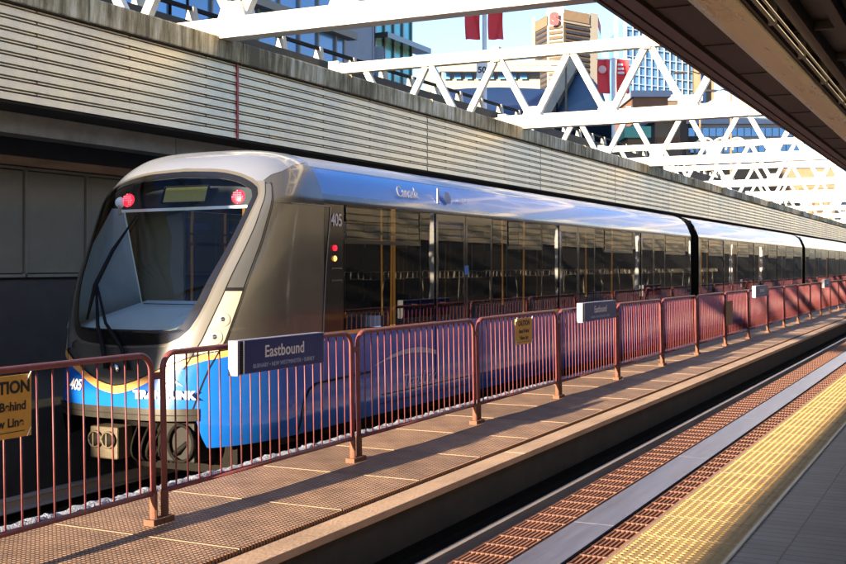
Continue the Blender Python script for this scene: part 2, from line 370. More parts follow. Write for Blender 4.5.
grating(2.62,3.12,RZ-.01,'rusty brown grating strip between the yellow platform edge and the grey plate')

# centre walkway
WZ=-.25
struct('walkway_base',MB().box(4.70,6.62,T0,T1,-1.24,WZ-.035),'darkconc')
lb=MB(); tt=T0
while tt<T1: lb.box(4.43,4.676,tt,tt+5.63,WZ-.10,WZ-.035); tt+=5.64
tag(lb.build('walkway_edge_beam','ledge',bevel=.006),'brown stained edge beam one step below the walkway grating','beam')
tag(MB().box(4.46,4.66,T0,T1,-1.2,-.8).build('power_rail_cover','bmatt'),'black power rail housing in the shade beneath the walkway edge','rail')
PT0=7.95; grp='brown grating panels of the walkway'
nonvisible=0
proto=None
for i in range(-5,46):
    t=PT0+1.412*i
    if t<-.5: continue
    tag_label='brown walkway grating panel, %s of its row from the left edge'%ordn(nonvisible)
    if proto is None:
        e=bpy.data.objects.new('walkway_panel',None); C.objects.link(e); e.location=P(5.6,t,WZ)
        b=MB().box(4.70,6.56,t+.004,t+1.404,WZ-.034,WZ); pa=b.build('grating_plate','tray',e)
        for v in pa.data.vertices: v.co=v.co-e.location
        pa.matrix_parent_inverse=Matrix.Identity(4)
        rr=MB(); 
        rr.box(4.69,6.56,t-.004,t+.004,WZ-.03,WZ+.004); rr.box(4.688,4.70,t-.004,t+.006,WZ-.09,WZ+.003)
        pb=rr.build('joint_clip',mat('bright_joint',(.25,.17,.11),.7),e)
        for v in pb.data.vertices: v.co=v.co-e.location
        pb.matrix_parent_inverse=Matrix.Identity(4)
        # studded rounded edge towards the track
        st=MB(); n=36
        for k in range(n):
            y=t+.02+k*(1.38/n); st.box(4.682,4.70,y,y+.022,WZ-.06,WZ-.001)
        pc=st.build('edge_teeth',mat('edge_teeth',(.2,.1,.055),.6),e)
        for v in pc.data.vertices: v.co=v.co-e.location
        pc.matrix_parent_inverse=Matrix.Identity(4)
        tag(e,tag_label,'grating panel',grp); proto=e
    else:
        c=copy_tree(proto); c.location=P(5.6,t,WZ); tag(c,tag_label,'grating panel',grp)
    nonvisible+=1
# pale rough edging along the far side of the walkway
rb=MB(); t=-2
pts=[]
while t<60:
    pts.append(P(6.60+random.uniform(-.012,.012),t,WZ+.01+random.uniform(-.008,.012))); t+=.06
rows=[[p+Vector((x_+random.uniform(-.006,.006),random.uniform(-.02,.02),h_+random.uniform(-.008,.010))) for p in pts] for x_,h_ in ((.055,-.008),(.04,.012),(.015,.016),(-.015,.016),(-.04,.010),(-.05,-.05))]
rb.grid(rows)
tag(rb.build('rough_edging','rope',smooth=True),'pale grey rough edging strip along the train side of the walkway','edging')

# ------------------------------------------------------------------ fence panels
FD=5.72; FZ=WZ; FT0=6.94; FS=3.065; FH=1.31
def fence_proto():
    e=bpy.data.objects.new('fence_panel',None); C.objects.link(e); e.location=P(FD,FT0,FZ)
    L_=FS-.13; r=.024
    def Q(y,z,x=0): return Vector((x,y,z))
    fr=[]
    R_=.13
    fr=[Q(0.0,.02),Q(0,FH-R_)]
    for k in range(1,7): a=PI-k*PI/12; fr.append(Q(R_+R_*math.cos(a),FH-R_+R_*math.sin(a)))
    fr2=[Q(L_-R_+R_*math.cos(a),FH-R_+R_*math.sin(a)) for a in [PI/2-k*PI/12 for k in range(0,7)]]
    fr+=fr2+[Q(L_,.02)]
    MBm=MB().tube(fr,r,12); MBm.build('frame','pink',e,True).matrix_parent_inverse=Matrix.Identity(4)
    MB().tube([Q(.02,.24),Q(L_-.02,.24)],.021,10).build('bottom_rail','pink',e,True).matrix_parent_inverse=Matrix.Identity(4)
    b=MB(); n=20
    for k in range(1,n):
        y=L_*k/n; b.tube([Q(y,.24),Q(y,FH-.008)],.0075,6)
    b.build('bars','pink',e,True).matrix_parent_inverse=Matrix.Identity(4)
    for y in (0,L_):
        f=MB()
        f.add([Q(y+sy*.06,0.0+h,sx*.05) for h in (0,.045) for sy in (-1,1) for sx in (-1,1)],[(0,1,3,2),(4,6,7,5),(0,4,5,1),(2,3,7,6),(0,2,6,4),(1,5,7,3)])
        f.tube([Q(y,.04),Q(y,.25)],.031,10)
        f.build('foot','rust',e).matrix_parent_inverse=Matrix.Identity(4)
    br=MB(); br.bar(Q(L_,FH-.17),Q(L_+.13,FH-.17),.05,.05); br.build('clamp','pink',e).matrix_parent_inverse=Matrix.Identity(4)
    return e
fp=fence_proto(); fgrp='fence panels along the centre walkway'
spec={0:'faded red fence panel at the left edge, holding the cut-off caution sign',1:'faded red fence panel carrying the nearest blue Eastbound sign',3:'faded red fence panel with a full yellow caution plate hanging on it',4:'faded red fence panel carrying the second nearest blue Eastbound sign'}
for i in range(28):
    o=fp if i==0 else copy_tree(fp)
    o.location=P(FD,FT0+FS*(i-1)+.05,FZ); o.rotation_euler=(0,random.uniform(-.006,.006)+ (-.02),0)
    tag(o,spec.get(i,'faded red tubular fence panel, %s of the row counting from the left edge'%ordn(i)),'fence panel',fgrp)

# Eastbound signs
def eastbound(t0,t1,z0,z1,label,full=True):
    d=FD-.13; e=empty('direction_sign',d,(t0+t1)/2,z0,label,'sign','blue direction signs on the fence')
    MB().box(d-.03,d+.055,t0+.03,t1,z0,z1).build('sign_case','signblue',e,bevel=.004)
    MB().box(d-.034,d+.06,t0,t0+.03,z0-.006,z1+.006).build('end_cap',mat('cap_grey',(.24,.25,.28),.5),e)
    v=MB(); 
    for k in range(16): v.box(d-.034,d-.031,t0+.034,t0+.078,z0+.012+k*(z1-z0-.02)/16,z0+.024+k*(z1-z0-.02)/16)
    v.build('vent_slots','bmatt',e)
    MB().box(d-.036,d-.031,t0+.085,t0+.097,z0,z1).build('trim_line','whitep',e)
    MB().box(d-.03,d+.055,t0+.03,t1,z1+.001,z1+.007).build('top_edge',mat('signtop',(.25,.28,.4),.4),e)
    for s in (.2,.8):
        tt=t0+(t1-t0)*s; MB().box(d+.055,FD+.02,tt-.02,tt+.02,z1-.10,z1-.06).build('bracket','rust',e)
    c=(t0+t1)/2+.03
    text('Eastbound',(z1-z0)*.52,P(d-.0315,c,z0+(z1-z0)*.60),ALONG,UP,'lettering','txt',e,bold=.002,spacing=1.04)
    text('BURNABY • NEW WESTMINSTER • SURREY',(z1-z0)*.185,P(d-.0315,c,z0+(z1-z0)*.2),ALONG,UP,'small_lettering','txtblue',e)
eastbound(7.72,9.10,.83,1.11,'nearest blue Eastbound sign box, large and readable, on the second fence panel')
eastbound(16.75,18.55,.86,1.15,'second nearest blue Eastbound sign box, above the fence right of the yellow plate')
eastbound(31.6,33.6,.86,1.17,'third blue Eastbound sign box, small, where the first two train cars are behind')
eastbound(46.5,48.5,.86,1.17,'farthest blue sign box on the fence, near the right edge')
def caution(t0,t1,z0,z1,label,lines):
    d=FD-.05; e=empty('caution_sign',d,(t0+t1)/2,z0,label,'sign','yellow caution plates on the fence')
    MB().box(d-.004,d+.004,t0,t1,z0,z1).build('plate','caution',e,bevel=.002)
    H=z1-z0; c=(t0+t1)/2
    text(lines[0],H*.27,P(d-.005,c,z1-H*.2),ALONG,UP,'lettering','ink',e,bold=.004)
    text(lines[1],H*.2,P(d-.005,c,z1-H*.5),ALONG,UP,'lettering','ink',e,bold=.0022)
    text(lines[2],H*.2,P(d-.005,c,z1-H*.76),ALONG,UP,'lettering','ink',e,bold=.0022)
    MB().box(d-.005,d-.0042,t0+.06,t1-.06,z0+H*.09,z0+H*.105).build('underline','ink',e)
    w=MB()
    for tt in (t0+.03,t1-.03): 
        for zz in (z1-.02,z0+.02): w.tube([P(d-.01,tt-.015,zz-.02),P(d-.012,tt+.0,zz+.01),P(d-.01,tt+.02,zz+.035)],.003,5)
    w.build('wire_ties','whitep',e)
caution(5.03,5.56,.62,1.03,'yellow caution plate cut off by the left edge of the photo',['CAUTION','Stand Behind','Yellow Line'])
caution(14.22,14.86,.66,1.02,'small yellow caution plate hanging on the fence between two blue signs',['CAUTION','Stand Behind','Yellow Line'])
e=empty('notice_plate',FD-.05,28.6,.4,'small brown notice plate low on the fence just before the third sign','sign')
MB().box(FD-.054,FD-.046,28.2,29.0,.25,.85).build('plate',mat('brown_plate',(.22,.12,.05),.6),e)

# ================================================================== LEFT WALL
WD=11.5
w=empty('louvered_retaining_wall',WD,30,3.9,'long station wall of pale horizontal louvers topped by stained concrete','wall')
zb=3.93; zt=5.215
prof=[]; nb=8; bh=(zt-zb)/nb
for k in range(nb):
    z=zb+k*bh
    prof+=[(WD-.014,z),(WD+.002,z+bh*.62),(WD+.07,z+bh*.62),(WD+.07,z+bh*.76),(WD-.003,z+bh*.765),(WD-.001,z+bh*.86),(WD+.07,z+bh*.87),(WD+.06,z+bh)]
prof.append((WD-.005,zt))
tt=15.95-7.43*4
while tt<118:
    MB().extrude_t(prof,tt+.02,tt+7.41,1).build('louver_panel','louver',w)
    br=MB()
    for y in range(4):
        yy=tt+1.0+y*1.86
        for k in range(nb): br.box(WD-.004,WD+.03,yy-.012,yy+.012,zb+k*bh+bh*.76,zb+k*bh+bh*.98)
    br.build('louver_brackets','rust',w)
    tt+=7.43
MB().box(WD+.062,WD+.3,T0,T1,zb,zt+.02).build('backing','louver_back',w)
MB().box(WD-.03,WD,15.93,15.98,zb-.02,zt).build('red_pipe',mat('red_pipe',(.35,.03,.03),.5),w)
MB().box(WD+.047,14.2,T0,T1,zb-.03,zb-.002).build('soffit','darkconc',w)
tt=12.27-3.73*9
while tt<T1-30:
    o=random.uniform(-.006,.006)
    mb=MB().extrude_t([(WD-.09+o,zt+.005),(WD-.10+o,zt+.33),(WD-.085+o,zt+.36),(WD+.20,zt+.375),(WD+.22,zt+.005)],tt+.012,tt+3.718,1,True,True)
    mb.build('parapet_block','parapet',w,bevel=.012)
    tt+=3.73
MB().box(WD-.07,WD+.01,T0,T1,zt-.012,zt+.004).build('drip_line','louver_back',w)
MB().box(WD-.02,WD+.2,119.98,T1,-.5,zt).build('plain_end_wall','warmconc',w)
# deck behind parapet up to the street
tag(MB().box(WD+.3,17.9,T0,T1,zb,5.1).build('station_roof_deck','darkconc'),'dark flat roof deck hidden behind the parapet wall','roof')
# beam, wall under the soffit, far platform
bm=empty('platform_beam',12.2,20,3.6,'grey concrete beam in the shade under the louvered wall','beam'); tt=3.2-12*4
while tt<T1:
    MB().box(12.2,12.6,tt+.01,tt+11.99,3.60,3.90).build('beam_segment','concrete',bm,bevel=.01); tt+=12
bw=empty('far_platform_wall',14,10,0,'shaded back wall of brown framed panels behind the far platform','wall')
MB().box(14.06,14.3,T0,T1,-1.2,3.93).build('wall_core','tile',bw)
MB().box(13.9,14.06,T0,T1,3.36,3.5).build('head_rail','ledge',bw)
tt=-20
while tt<60:
    MB().box(14.0,14.055,tt+.05,tt+1.35,1.62,3.28).build('wall_panel','backwall',bw)
    f=MB(); f.box(13.97,14.05,tt-.02,tt+.02,1.55,3.34); f.box(13.97,14.05,tt,tt+1.4,1.55,1.6); f.box(13.97,14.05,tt,tt+1.4,3.3,3.34); f.build('panel_frame',M['inner'],bw)
    tt+=1.4
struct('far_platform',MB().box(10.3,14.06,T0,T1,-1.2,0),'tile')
tag(MB().box(10.32,10.92,T0,T1,.0,.012).build('far_tactile_strip','yellowf'),'yellow tactile strip of the far platform seen left of the train nose','tactile paving')

# street edge railing above the wall
sr=empty('street_railing',17.9,30,8,'street railing of pale stub posts and a dark rail above the parapet','railing')
rz0,rz1=7.95,8.85
def rzz(t): return 7.86+ .0065*(t-15)
b=MB(); ts_=[-20,160]
b.add([P(17.9,ts_[0],5),P(17.9,ts_[1],5),P(17.9,ts_[1],rzz(160)),P(17.9,ts_[0],rzz(-20)),P(18.3,ts_[0],5),P(18.3,ts_[1],5),P(18.3,ts_[1],rzz(160)),P(18.3,ts_[0],rzz(-20))],[(0,1,2,3),(4,7,6,5),(3,2,6,7),(0,4,5,1),(0,3,7,4),(1,5,6,2)])
b.build('kerb_wall','darkconc',sr)
MB().bar(P(18.1,-20,rzz(-20)+.38),P(18.1,160,rzz(160)+.38),.09,.10).build('top_rail',M['under'],sr)
MB().bar(P(17.87,-20,rzz(-20)-.62),P(17.87,160,rzz(160)-.62),.06,.09).build('lower_rail',mat('pale_conduit',(.4,.38,.33),.6),sr)
k=0; t=10.9
while t<100:
    st=MB(); h=.42; z=rzz(t)
    st.add([P(18.1-.14,t-.13,z),P(18.1-.14,t+.13,z),P(18.1+.14,t+.13,z),P(18.1+.14,t-.13,z),P(18.1-.09,t-.07,z+h),P(18.1-.09,t+.07,z+h),P(18.1+.09,t+.07,z+h),P(18.1+.09,t-.07,z+h)],[(0,3,2,1),(4,5,6,7),(0,1,5,4),(1,2,6,5),(2,3,7,6),(3,0,4,7)])
    st.build('stub_post','warmconc',sr); t+=2.05; k+=1
struct('street',MB().box(18.3,400,-60,900,5.2,7.2),'asphalt')

# ================================================================== TRUSSES
NB0=9.0; PW=2.15; BZ=5.70; TZ=7.65
def truss(t,label,i):
    e=empty('roof_truss',8,t,BZ,label,'truss','white roof trusses across the tracks')
    ya=17.3; yb=-7.2
    MB().box(yb,ya,t-.15,t+.15,TZ-.15,TZ+.15).build('top_chord','white',e,bevel=.01)
    MB().box(yb,ya-.2,t-.17,t+.17,BZ-.17,BZ+.17).build('bottom_chord','white',e,bevel=.01)
    MB().box(ya,ya+.35,t-.22,t+.22,TZ-.6,TZ+.22).build('end_block','white',e,bevel=.01)
    MB().box(ya-.1,ya+.2,t-.2,t+.2,5.1,TZ-.6).build('end_post','white',e)
    k=-7
    while k<=3:
        d=NB0+PW*k
        if yb<d<ya:
            for s in (-1,1):
                MB().bar(P(d+s*.10,t,BZ+.18),P(d+s*(PW/2-.08),t,TZ-.14),.17,.15,up=Vector((0,1,0))).build('diagonal','white',e)
        k+=1
    for k in range(-7,5):
        d=NB0+PW*k
        if yb+.3<d<ya-.3:
            q=MB(); q.add([P(d+x_,t+y_,z_) for y_ in (-.182,.182) for x_,z_ in ((-.30,BZ+.10),(.30,BZ+.10),(.17,BZ+.42),(-.17,BZ+.42))],[(0,1,2,3),(7,6,5,4),(0,4,5,1),(1,5,6,2),(2,6,7,3),(3,7,4,0)])
            for x_ in (-.16,0,.16): q.tube([P(d+x_,t-.182,BZ+.17),P(d+x_,t-.197,BZ+.17)],.022,6)
            q.build('gusset_plate','white',e)
    for s in (0,1):
        dd=NB0+PW*(1.5-2*s)
        MB().box(dd-.10,dd+.10,t-.19,t+.19,TZ-.2,TZ+.22).build('clamp_plate',M['warmconc'],e)
    return e
names={-1:'white truss just behind the camera, mostly out of the picture',0:'nearest white roof truss, its thick chord crossing the top left of the photo',1:'second white roof truss, in front of the office tower and red banners',2:'third white roof truss, starting at the small block above the parapet',3:'fourth white roof truss beyond the brown low building'}
for i in range(-1,12): truss(16.1+13.25*i-(.6 if i<=0 else 0),names.get(i,'%s white roof truss counting away from the camera'%ordn(i)),i)

# ================================================================== CANOPY over the near platform
cz=4.33
cn=empty('platform_canopy',1,20,cz,'dark brown platform canopy with a pale light trough, upper right','canopy')
CT0,CT1=-70,330
def strip(name,m,d0,d1,z0,z1): return MB().box(d0,d1,CT0,CT1,z0,z1).build(name,m,cn)
pr=[(3.40,cz),(3.36,cz),(3.355,cz+.02),(3.33,cz+.02),(3.325,cz),(3.22,cz),(3.215,cz+.05),(3.19,cz+.05),(3.185,cz),(3.03,cz),(3.025,cz+.06),(2.99,cz+.06),(2.985,cz+.012),(2.6,cz+.02),(2.6,cz+.9),(3.40,cz+.9)]
MB().extrude_t(pr[:13]+[(2.985,cz+.95),(3.40,cz+.95)],CT0,CT1,1,True,True).build('edge_trim','soffit2',cn)
strip('inner_soffit','soffit',2.6,2.983,cz+.03,cz+.9)
tt=11.4-4.4*10
while tt<100:
    q=MB().extrude_t([(2.577,cz+.02),(2.565,cz-.01),(2.47,cz-.035),(2.25,cz-.035),(2.15,cz-.01),(2.14,cz+.02)],tt+.006,tt+4.394,1,True,True)
    q.build('light_trough','tray_gold',cn); tt+=4.4
strip('trough_housing','soffit',2.10,2.60,cz+.03,cz+.6)
strip('deck','soffit',-1.6,2.10,cz+.30,cz+.5)
for dd in (1.85,1.45,1.15,.7,.2,-.5,-1.2): strip('longitudinal_rib','soffit',dd-.06,dd+.06,cz+.12,cz+.30)
tt=2.5
while tt<90:
    MB().box(2.62,2.98,tt,tt+.012,cz+.018,cz+.03).build('soffit_joint','ink',cn)
    MB().box(-1.5,2.08,tt+.5,tt+.56,cz+.20,cz+.30).build('cross_rib','soffit',cn)
    MB().box(1.98,2.07,tt+1.2,tt+1.26,cz+.0,cz+.3).build('conduit_clip','concrete',cn)
    tt+=2.2
MB().tube([P(2.02,CT0,cz+.03),P(2.02,CT1,cz+.03)],.022,8).build('conduit','concrete',cn,True)
MB().tube([P(1.95,CT0,cz+.05),P(1.95,CT1,cz+.05)],.014,8).build('conduit','warmconc',cn,True)
# columns behind the camera line carrying the canopy
for i in range(-2,7):
    t=23.1+13.3*i
    c=empty('canopy_column',-3.3,t,0,'pale square canopy column, %s of the row on the near platform'%ordn(i+2),'column','canopy columns on the near platform')
    MB().box(-3.40,-3.2,t-.12,t+.12,0,cz+.2).build('shaft','whitep',c,bevel=.01)
    MB().box(-3.56,-3.04,t-.26,t+.26,0,.12).build('base','concrete',c)
    MB().box(-3.3,-.6,t-.14,t+.14,cz+.5,cz+.78).build('bracket_arm','white',c)
# opposite wall (seen only as a reflection in the train windows)
ow=empty('opposite_louvered_wall',-8,30,0,'pale louvered wall behind the near platform, reflected in the train windows','wall')
OD=-8.0; pr=[]; oz=2.95; nb2=10; bh2=.28
for k in range(nb2):
    z=oz+k*bh2; pr+=[(OD+.01,z),(OD,z+bh2*.8),(OD-.05,z+bh2*.83),(OD-.05,z+bh2)]
tt=-40
while tt<330: MB().extrude_t(pr,tt+.02,tt+7.4,1).build('louver_panel','louver',ow); tt+=7.43
MB().box(OD-.4,OD-.06,T0,340,0,oz+nb2*bh2+.3).build('backing','tile',ow)
hr=MB(); 
for z in (1.5,1.2): hr.tube([P(-6.5,-30,z),P(-6.5,100,z)],.018,6)
t=-30
while t<100: hr.tube([P(-6.5,t,1.2 if int(t*2)%7 else 0),P(-6.5,t,1.5)],.015,6); t+=.5
tag(hr.build('platform_handrail','concrete'),'white handrail on the near platform, reflected in the train windows','railing')
# added unseen slab behind the camera, placed to shade the train front
cb=empty('shade_blocker',9,-18,4,'added unseen grey slab behind the camera that shades the train front','shade blocker')
MB().box(10.1,14.2,-16,-14,5.4,7.6).build('blocker_slab','warmconc',cb)
MB().box(13.2,13.9,-15.6,-14.4,0,5.4).build('blocker_support','concrete',cb)

# ================================================================== TRAIN
DC=8.55; TSD=11.74
ZI=[-.3,.05,.9,1.6,2.48,2.62,2.85,3.0,3.11,3.16,3.18]; WI=[1.32,1.38,1.38,1.38,1.378,1.345,1.25,1.12,.88,.52,0.0]
ZL=[-.3,.1,.4,.9,1.5,2.0,2.5,2.8,2.95,3.05,3.12,3.16,3.18]; LL=[2.10,2.16,2.14,2.02,1.80,1.50,1.19,.98,.84,.70,.52,.32,0.02]
def cr_interp(x,xs,ys):
    # smooth (cubic) interpolation of the section tables
    if x<=xs[0]: return ys[0]
    if x>=xs[-1]: return ys[-1]
    n=len(xs); i=max(k for k in range(n-1) if xs[k]<=x)
    def sl(k):
        if k==0: return (ys[1]-ys[0])/(xs[1]-xs[0])
        if k==n-1: return (ys[-1]-ys[-2])/(xs[-1]-xs[-2])
        a=(ys[k]-ys[k-1])/(xs[k]-xs[k-1]); b=(ys[k+1]-ys[k])/(xs[k+1]-xs[k])
        return 0 if a*b<=0 else 2*a*b/(a+b)
    h=xs[i+1]-xs[i]; s=(x-xs[i])/h; m0,m1=sl(i)*h,sl(i+1)*h
    return (2*s**3-3*s*s+1)*ys[i]+(s**3-2*s*s+s)*m0+(-2*s**3+3*s*s)*ys[i+1]+(s**3-s*s)*m1
def W(z): return cr_interp(z,ZI,WI)
def Ln(z): return cr_interp(z,ZL,LL)
def NN(z): return 2/lerp(z,[.5,2.6,3.0],[3.2,4.6,3.4])
def S0(a,z):
    s=math.sin(a); c=max(math.cos(a),0)
    return P(DC+W(z)*math.copysign(abs(s)**NN(z),s), TSD-Ln(z)*c**NN(z), z)
def SF(a,z,off=0.0):
    # a>0: right-hand (camera) side of the nose here means smaller d, so flip
    p=S0(-a,z)
    if off:
        e=.004; aa=min(max(a,-PI/2+.01),PI/2-.01); zz=min(z,3.165)
        du=S0(-(aa+e),zz)-S0(-(aa-e),zz); dv=S0(-aa,zz+e)-S0(-aa,zz-e)
        n=du.cross(dv)
        if n.length<1e-9: n=Vector((0,-1,0))
        n.normalize()
        c=p-P(DC,TSD,1.5)
        if n.dot(c)<0: n=-n
        p=p+n*off
    return p
def band(zs,a0,a1,off,n=24,mb=None):
    """surface patch: for each height, from angle a0(z) to a1(z)"""
    mb=mb or MB(); rows=[]
    for z in zs:
        x,y=a0(z),a1(z); rows.append([SF(x+(y-x)*k/n,z,off) for k in range(n+1)])
    return mb.grid(rows)
def bandz(as_,z0,z1,off,n=6,mb=None):
    mb=mb or MB(); rows=[]
    for a in as_:
        x,y=z0(a),z1(a); rows.append([SF(a,x+(y-x)*k/n,off) for k in range(n+1)])
    return mb.grid(rows)
def rng(a,b,n): return [a+(b-a)*k/n for k in range(n+1)]
def poly_fn(pts,k=1.0):
    zs=[p[1] for p in pts]; as_=[p[0]*k for p in pts]
    return lambda z: lerp(z,zs,as_)
# windshield opening (half outlines, angle by height)
glass_in=poly_fn([(.0,1.02),(.22,1.024),(.30,1.045),(.36,1.13),(.428,1.37),(.535,1.92),(.61,2.4),(.635,2.53),(.60,2.61),(.42,2.70),(.25,2.75),(0,2.785)],.97)
bord_out=poly_fn([(.0,.86),(.13,.868),(.25,.895),(.35,.95),(.43,1.05),(.49,1.2),(.535,1.37),(.63,1.92),(.715,2.45),(.735,2.56),(.71,2.64),(.62,2.70),(.46,2.77),(.28,2.82),(.14,2.845),(0,2.86)],.945)
trim_out=poly_fn([(.0,.83),(.16,.84),(.29,.87),(.39,.93),(.47,1.03),(.52,1.2),(.565,1.37),(.66,1.92),(.745,2.45),(.765,2.58),(.74,2.67),(.64,2.745),(.47,2.81),(.29,2.86),(.15,2.885),(0,2.90)],.955)
seam2=poly_fn([(.43,.60),(.55,.94),(.66,1.4),(.74,1.85),(.80,2.2),(.815,2.58),(.80,2.70)])
seamR=poly_fn([(.53,.1),(.672,.64),(.785,.93),(.864,1.33),(.915,1.7),(.951,2.03),(.96,2.4),(.925,2.66),(.87,2.72)])
def zV(a):
    a=abs(a); return lerp(a,[0,.1,.236,.42,.611,.89,PI/2],[.335,.42,.54,.64,.71,.76,.83])
def zBot(a):
    a=abs(a); return lerp(a,[0,.5,.56,.62,.68,PI/2],[.19,.20,.16,-.1,-.24,-.24])

tr=empty('train_car',DC,20,-.3,'front car of the blue train, number 405, with the big windshield and two red lamps','train car','cars of the blue train')
# nose shell with an opening for the windshield
ns=MB()
zs=rng(.0,1.02,14)
band([z*1 for z in rng(.21,1.02,16)],lambda z:-PI/2,lambda z:PI/2,0,90,ns)
zw=sorted(set(rng(1.02,2.785,70)))
band(zw,lambda z:-PI/2,lambda z:-glass_in(z),0,44,ns); band(zw,lambda z:glass_in(z),lambda z:PI/2,0,44,ns)
band(rng(2.785,3.1795,22),lambda z:-PI/2,lambda z:PI/2,0,90,ns)
for s in (-1,1):
    A=rng(.5,PI/2,30); bandz([s*a for a in A],lambda a:zBot(a),lambda a:.21,0,6,ns)
ns.build('nose_shell','bronze',tr,True)
# hood
hd=MB()
top_a=lambda z: lerp(z,[2.72,2.80,2.9,3.0,3.1],[.76,.90,1.3,PI/2,PI/2])
rows=[]
for z in rng(2.905,3.179,24): 
    rows.append([SF(-top_a(z)+2*top_a(z)*k/90,z,.004) for k in range(91)])
hd.grid(rows)
for s in (-1,1):
    band(rng(2.70,2.905,12),lambda z:s*trim_out(z),lambda z:s*top_a(z),.004,20,hd)
hd.build('hood','silver',tr,True)
MB().add([],[])
for s in (-1,1):
    gp=MB(); band(rng(2.47,2.96,16),lambda z:s*lerp(z,[2.47,2.66,2.74,2.85,2.96],[.985,.94,.90,1.1,1.4]),lambda z:s*PI/2,.006,20,gp)
    gp.build('upper_side_panel','darkgrey',tr,True)
tm=MB()
for s in (-1,1): band(rng(.831,2.899,120),lambda z:s*bord_out(z)*.995 if bord_out(z)>0 else 0,lambda z:s*trim_out(z),.006,5,tm)
tm.build('windshield_trim',mat('trim_grey',(.13,.12,.10),.3,.3,.05,coat=.3),tr,True)
bd=MB()
for s in (-1,1): band(rng(.862,2.858,120),lambda z:s*(glass_in(z) if 1.02<z<2.785 else 0),lambda z:s*bord_out(z),.010,10,bd)
bd.build('windshield_border','black',tr,True)
MB_=MB(); band(rng(1.0205,2.7845,90),lambda z:-glass_in(z)-.004,lambda z:glass_in(z)+.004,.004,60,MB_)
MB_.build('windshield','ws',tr,True)
# A-pillar panels and lamps
_pm=mat('pillar_mid_grey',(.11,.115,.12),.3,.4,.04,coat=.4)
for s in (-1,1):
    pp=MB(); p2=MB(); cp=MB(); ln=MB()
    band(rng(.80,2.72,60),lambda z:s*trim_out(z) if trim_out(z)>.3 else s*.4,lambda z:s*(seam2(z)-.006),.008,6,pp)
    band(rng(1.5,2.68,40),lambda z:s*(seam2(z)+.01),lambda z:s*(seamR(z)-.012),.010,6,p2)
    band(rng(.78,1.46,30),lambda z:s*(seam2(z)+.008),lambda z:s*(seamR(z)-.010),.011,6,cp)
    band(rng(.62,2.70,70),lambda z:s*(seam2(z)-.006),lambda z:s*(seam2(z)+.009),.012,1,ln)
    band(rng(.12,2.70,80),lambda z:s*(seamR(z)-.011),lambda z:s*(seamR(z)+.003),.013,1,ln)
    band(rng(1.46,1.50,2),lambda z:s*(seam2(z)),lambda z:s*(seamR(z)),.012,4,ln)
    pp.build('windshield_pillar','pillar',tr,True); p2.build('pillar_panel',_pm,tr,True)
    cp.build('lamp_panel','cream',tr,True); ln.build('panel_seams','bmatt',tr,True)
for s in (-1,1):
    for a,z,r in ((.715,1.155,.083),(.665,.965,.088)):
        c=SF(s*a,z,.014); nrm=(SF(s*a,z,.05)-SF(s*a,z,.01)).normalized()
        h=MB().disc(c,nrm,r,28,.008); hl=h.build('headlight','lens',tr,True)
        MB().disc(c+nrm*.010,nrm,r*.3,20,.004).build('reflector','chrome',hl,True)
# lower blue body, orange V
lb_=MB()
A=rng(-PI/2,PI/2,140); bandz(A,lambda a:max(zBot(a),-.24),lambda a:zV(a),.007,10,lb_)
lb_.build('blue_skirt','blue',tr,True)
sp_=MB(); bandz(A,lambda a:zV(a),lambda a:zV(a)+lerp(abs(a),[0,.6,PI/2],[.085,.075,.055]),.010,2,sp_); sp_.build('orange_stripe','orange',tr,True)
sk=MB(); bandz(A,lambda a:zV(a)+lerp(abs(a),[0,.6,PI/2],[.085,.075,.055]),lambda a:zV(a)+lerp(abs(a),[0,.6,PI/2],[.098,.088,.066]),.011,1,sk); sk.build('stripe_edge','bmatt',tr,True)
bp_=MB(); bandz(rng(-.60,.60,60),lambda a:.07,lambda a:.19,.03,3,bp_); bandz(rng(-.60,.60,60),lambda a:.19,lambda a:.20,.03,1,bp_)
bp_.build('bumper',mat('bumper_grey',(.035,.032,.026),.45,.5,.2,8),tr,True)
bl=MB(); bandz(rng(-.60,.60,60),lambda a:.125,lambda a:.135,.034,1,bl); bl.build('bumper_line','bmatt',tr)
# lettering on the nose
def nose_text(s,size,a,z,off,m,name,bold=.0,sx=1,shear=0,da=.12):
    c=SF(a,z,off); x=(SF(a+da,z,off)-SF(a-da,z,off)).normalized(); y=UP-x*UP.dot(x)
    nrm=(SF(a,z,.05)-SF(a,z,0)).normalized(); y=(nrm.cross(x)).normalized()
    if y.z<0: y=-y
    return text(s,size,c,x,y,name,m,tr,bold=bold,sx=sx,shear=shear)
nose_text('405',.17,-.26,.40,.016,'txt','car_number',.004,.9,.15,.05)
nose_text('TRANS/LINK',.115,.300,.345,.020,'txt','operator_lettering',.007,1.08,0,.06)
sw=MB(); c=SF(.36,.46,.018); x=(SF(.42,.46,.018)-SF(.30,.46,.018)).normalized()
for r0,ph in ((.12,0),(.085,.02)):
    rows=[[],[]]
    for k in range(13):
        q=k/12; px=-r0+2*r0*q; w_=.012*math.sin(PI*q)+.001
        yy=.05*math.sin(PI*q)-.02+ph
        rows[0].append(c+x*px+UP*(yy-w_)); rows[1].append(c+x*px+UP*(yy+w_))
    sw.grid(rows)
sw.build('swoosh_mark','txt',tr)
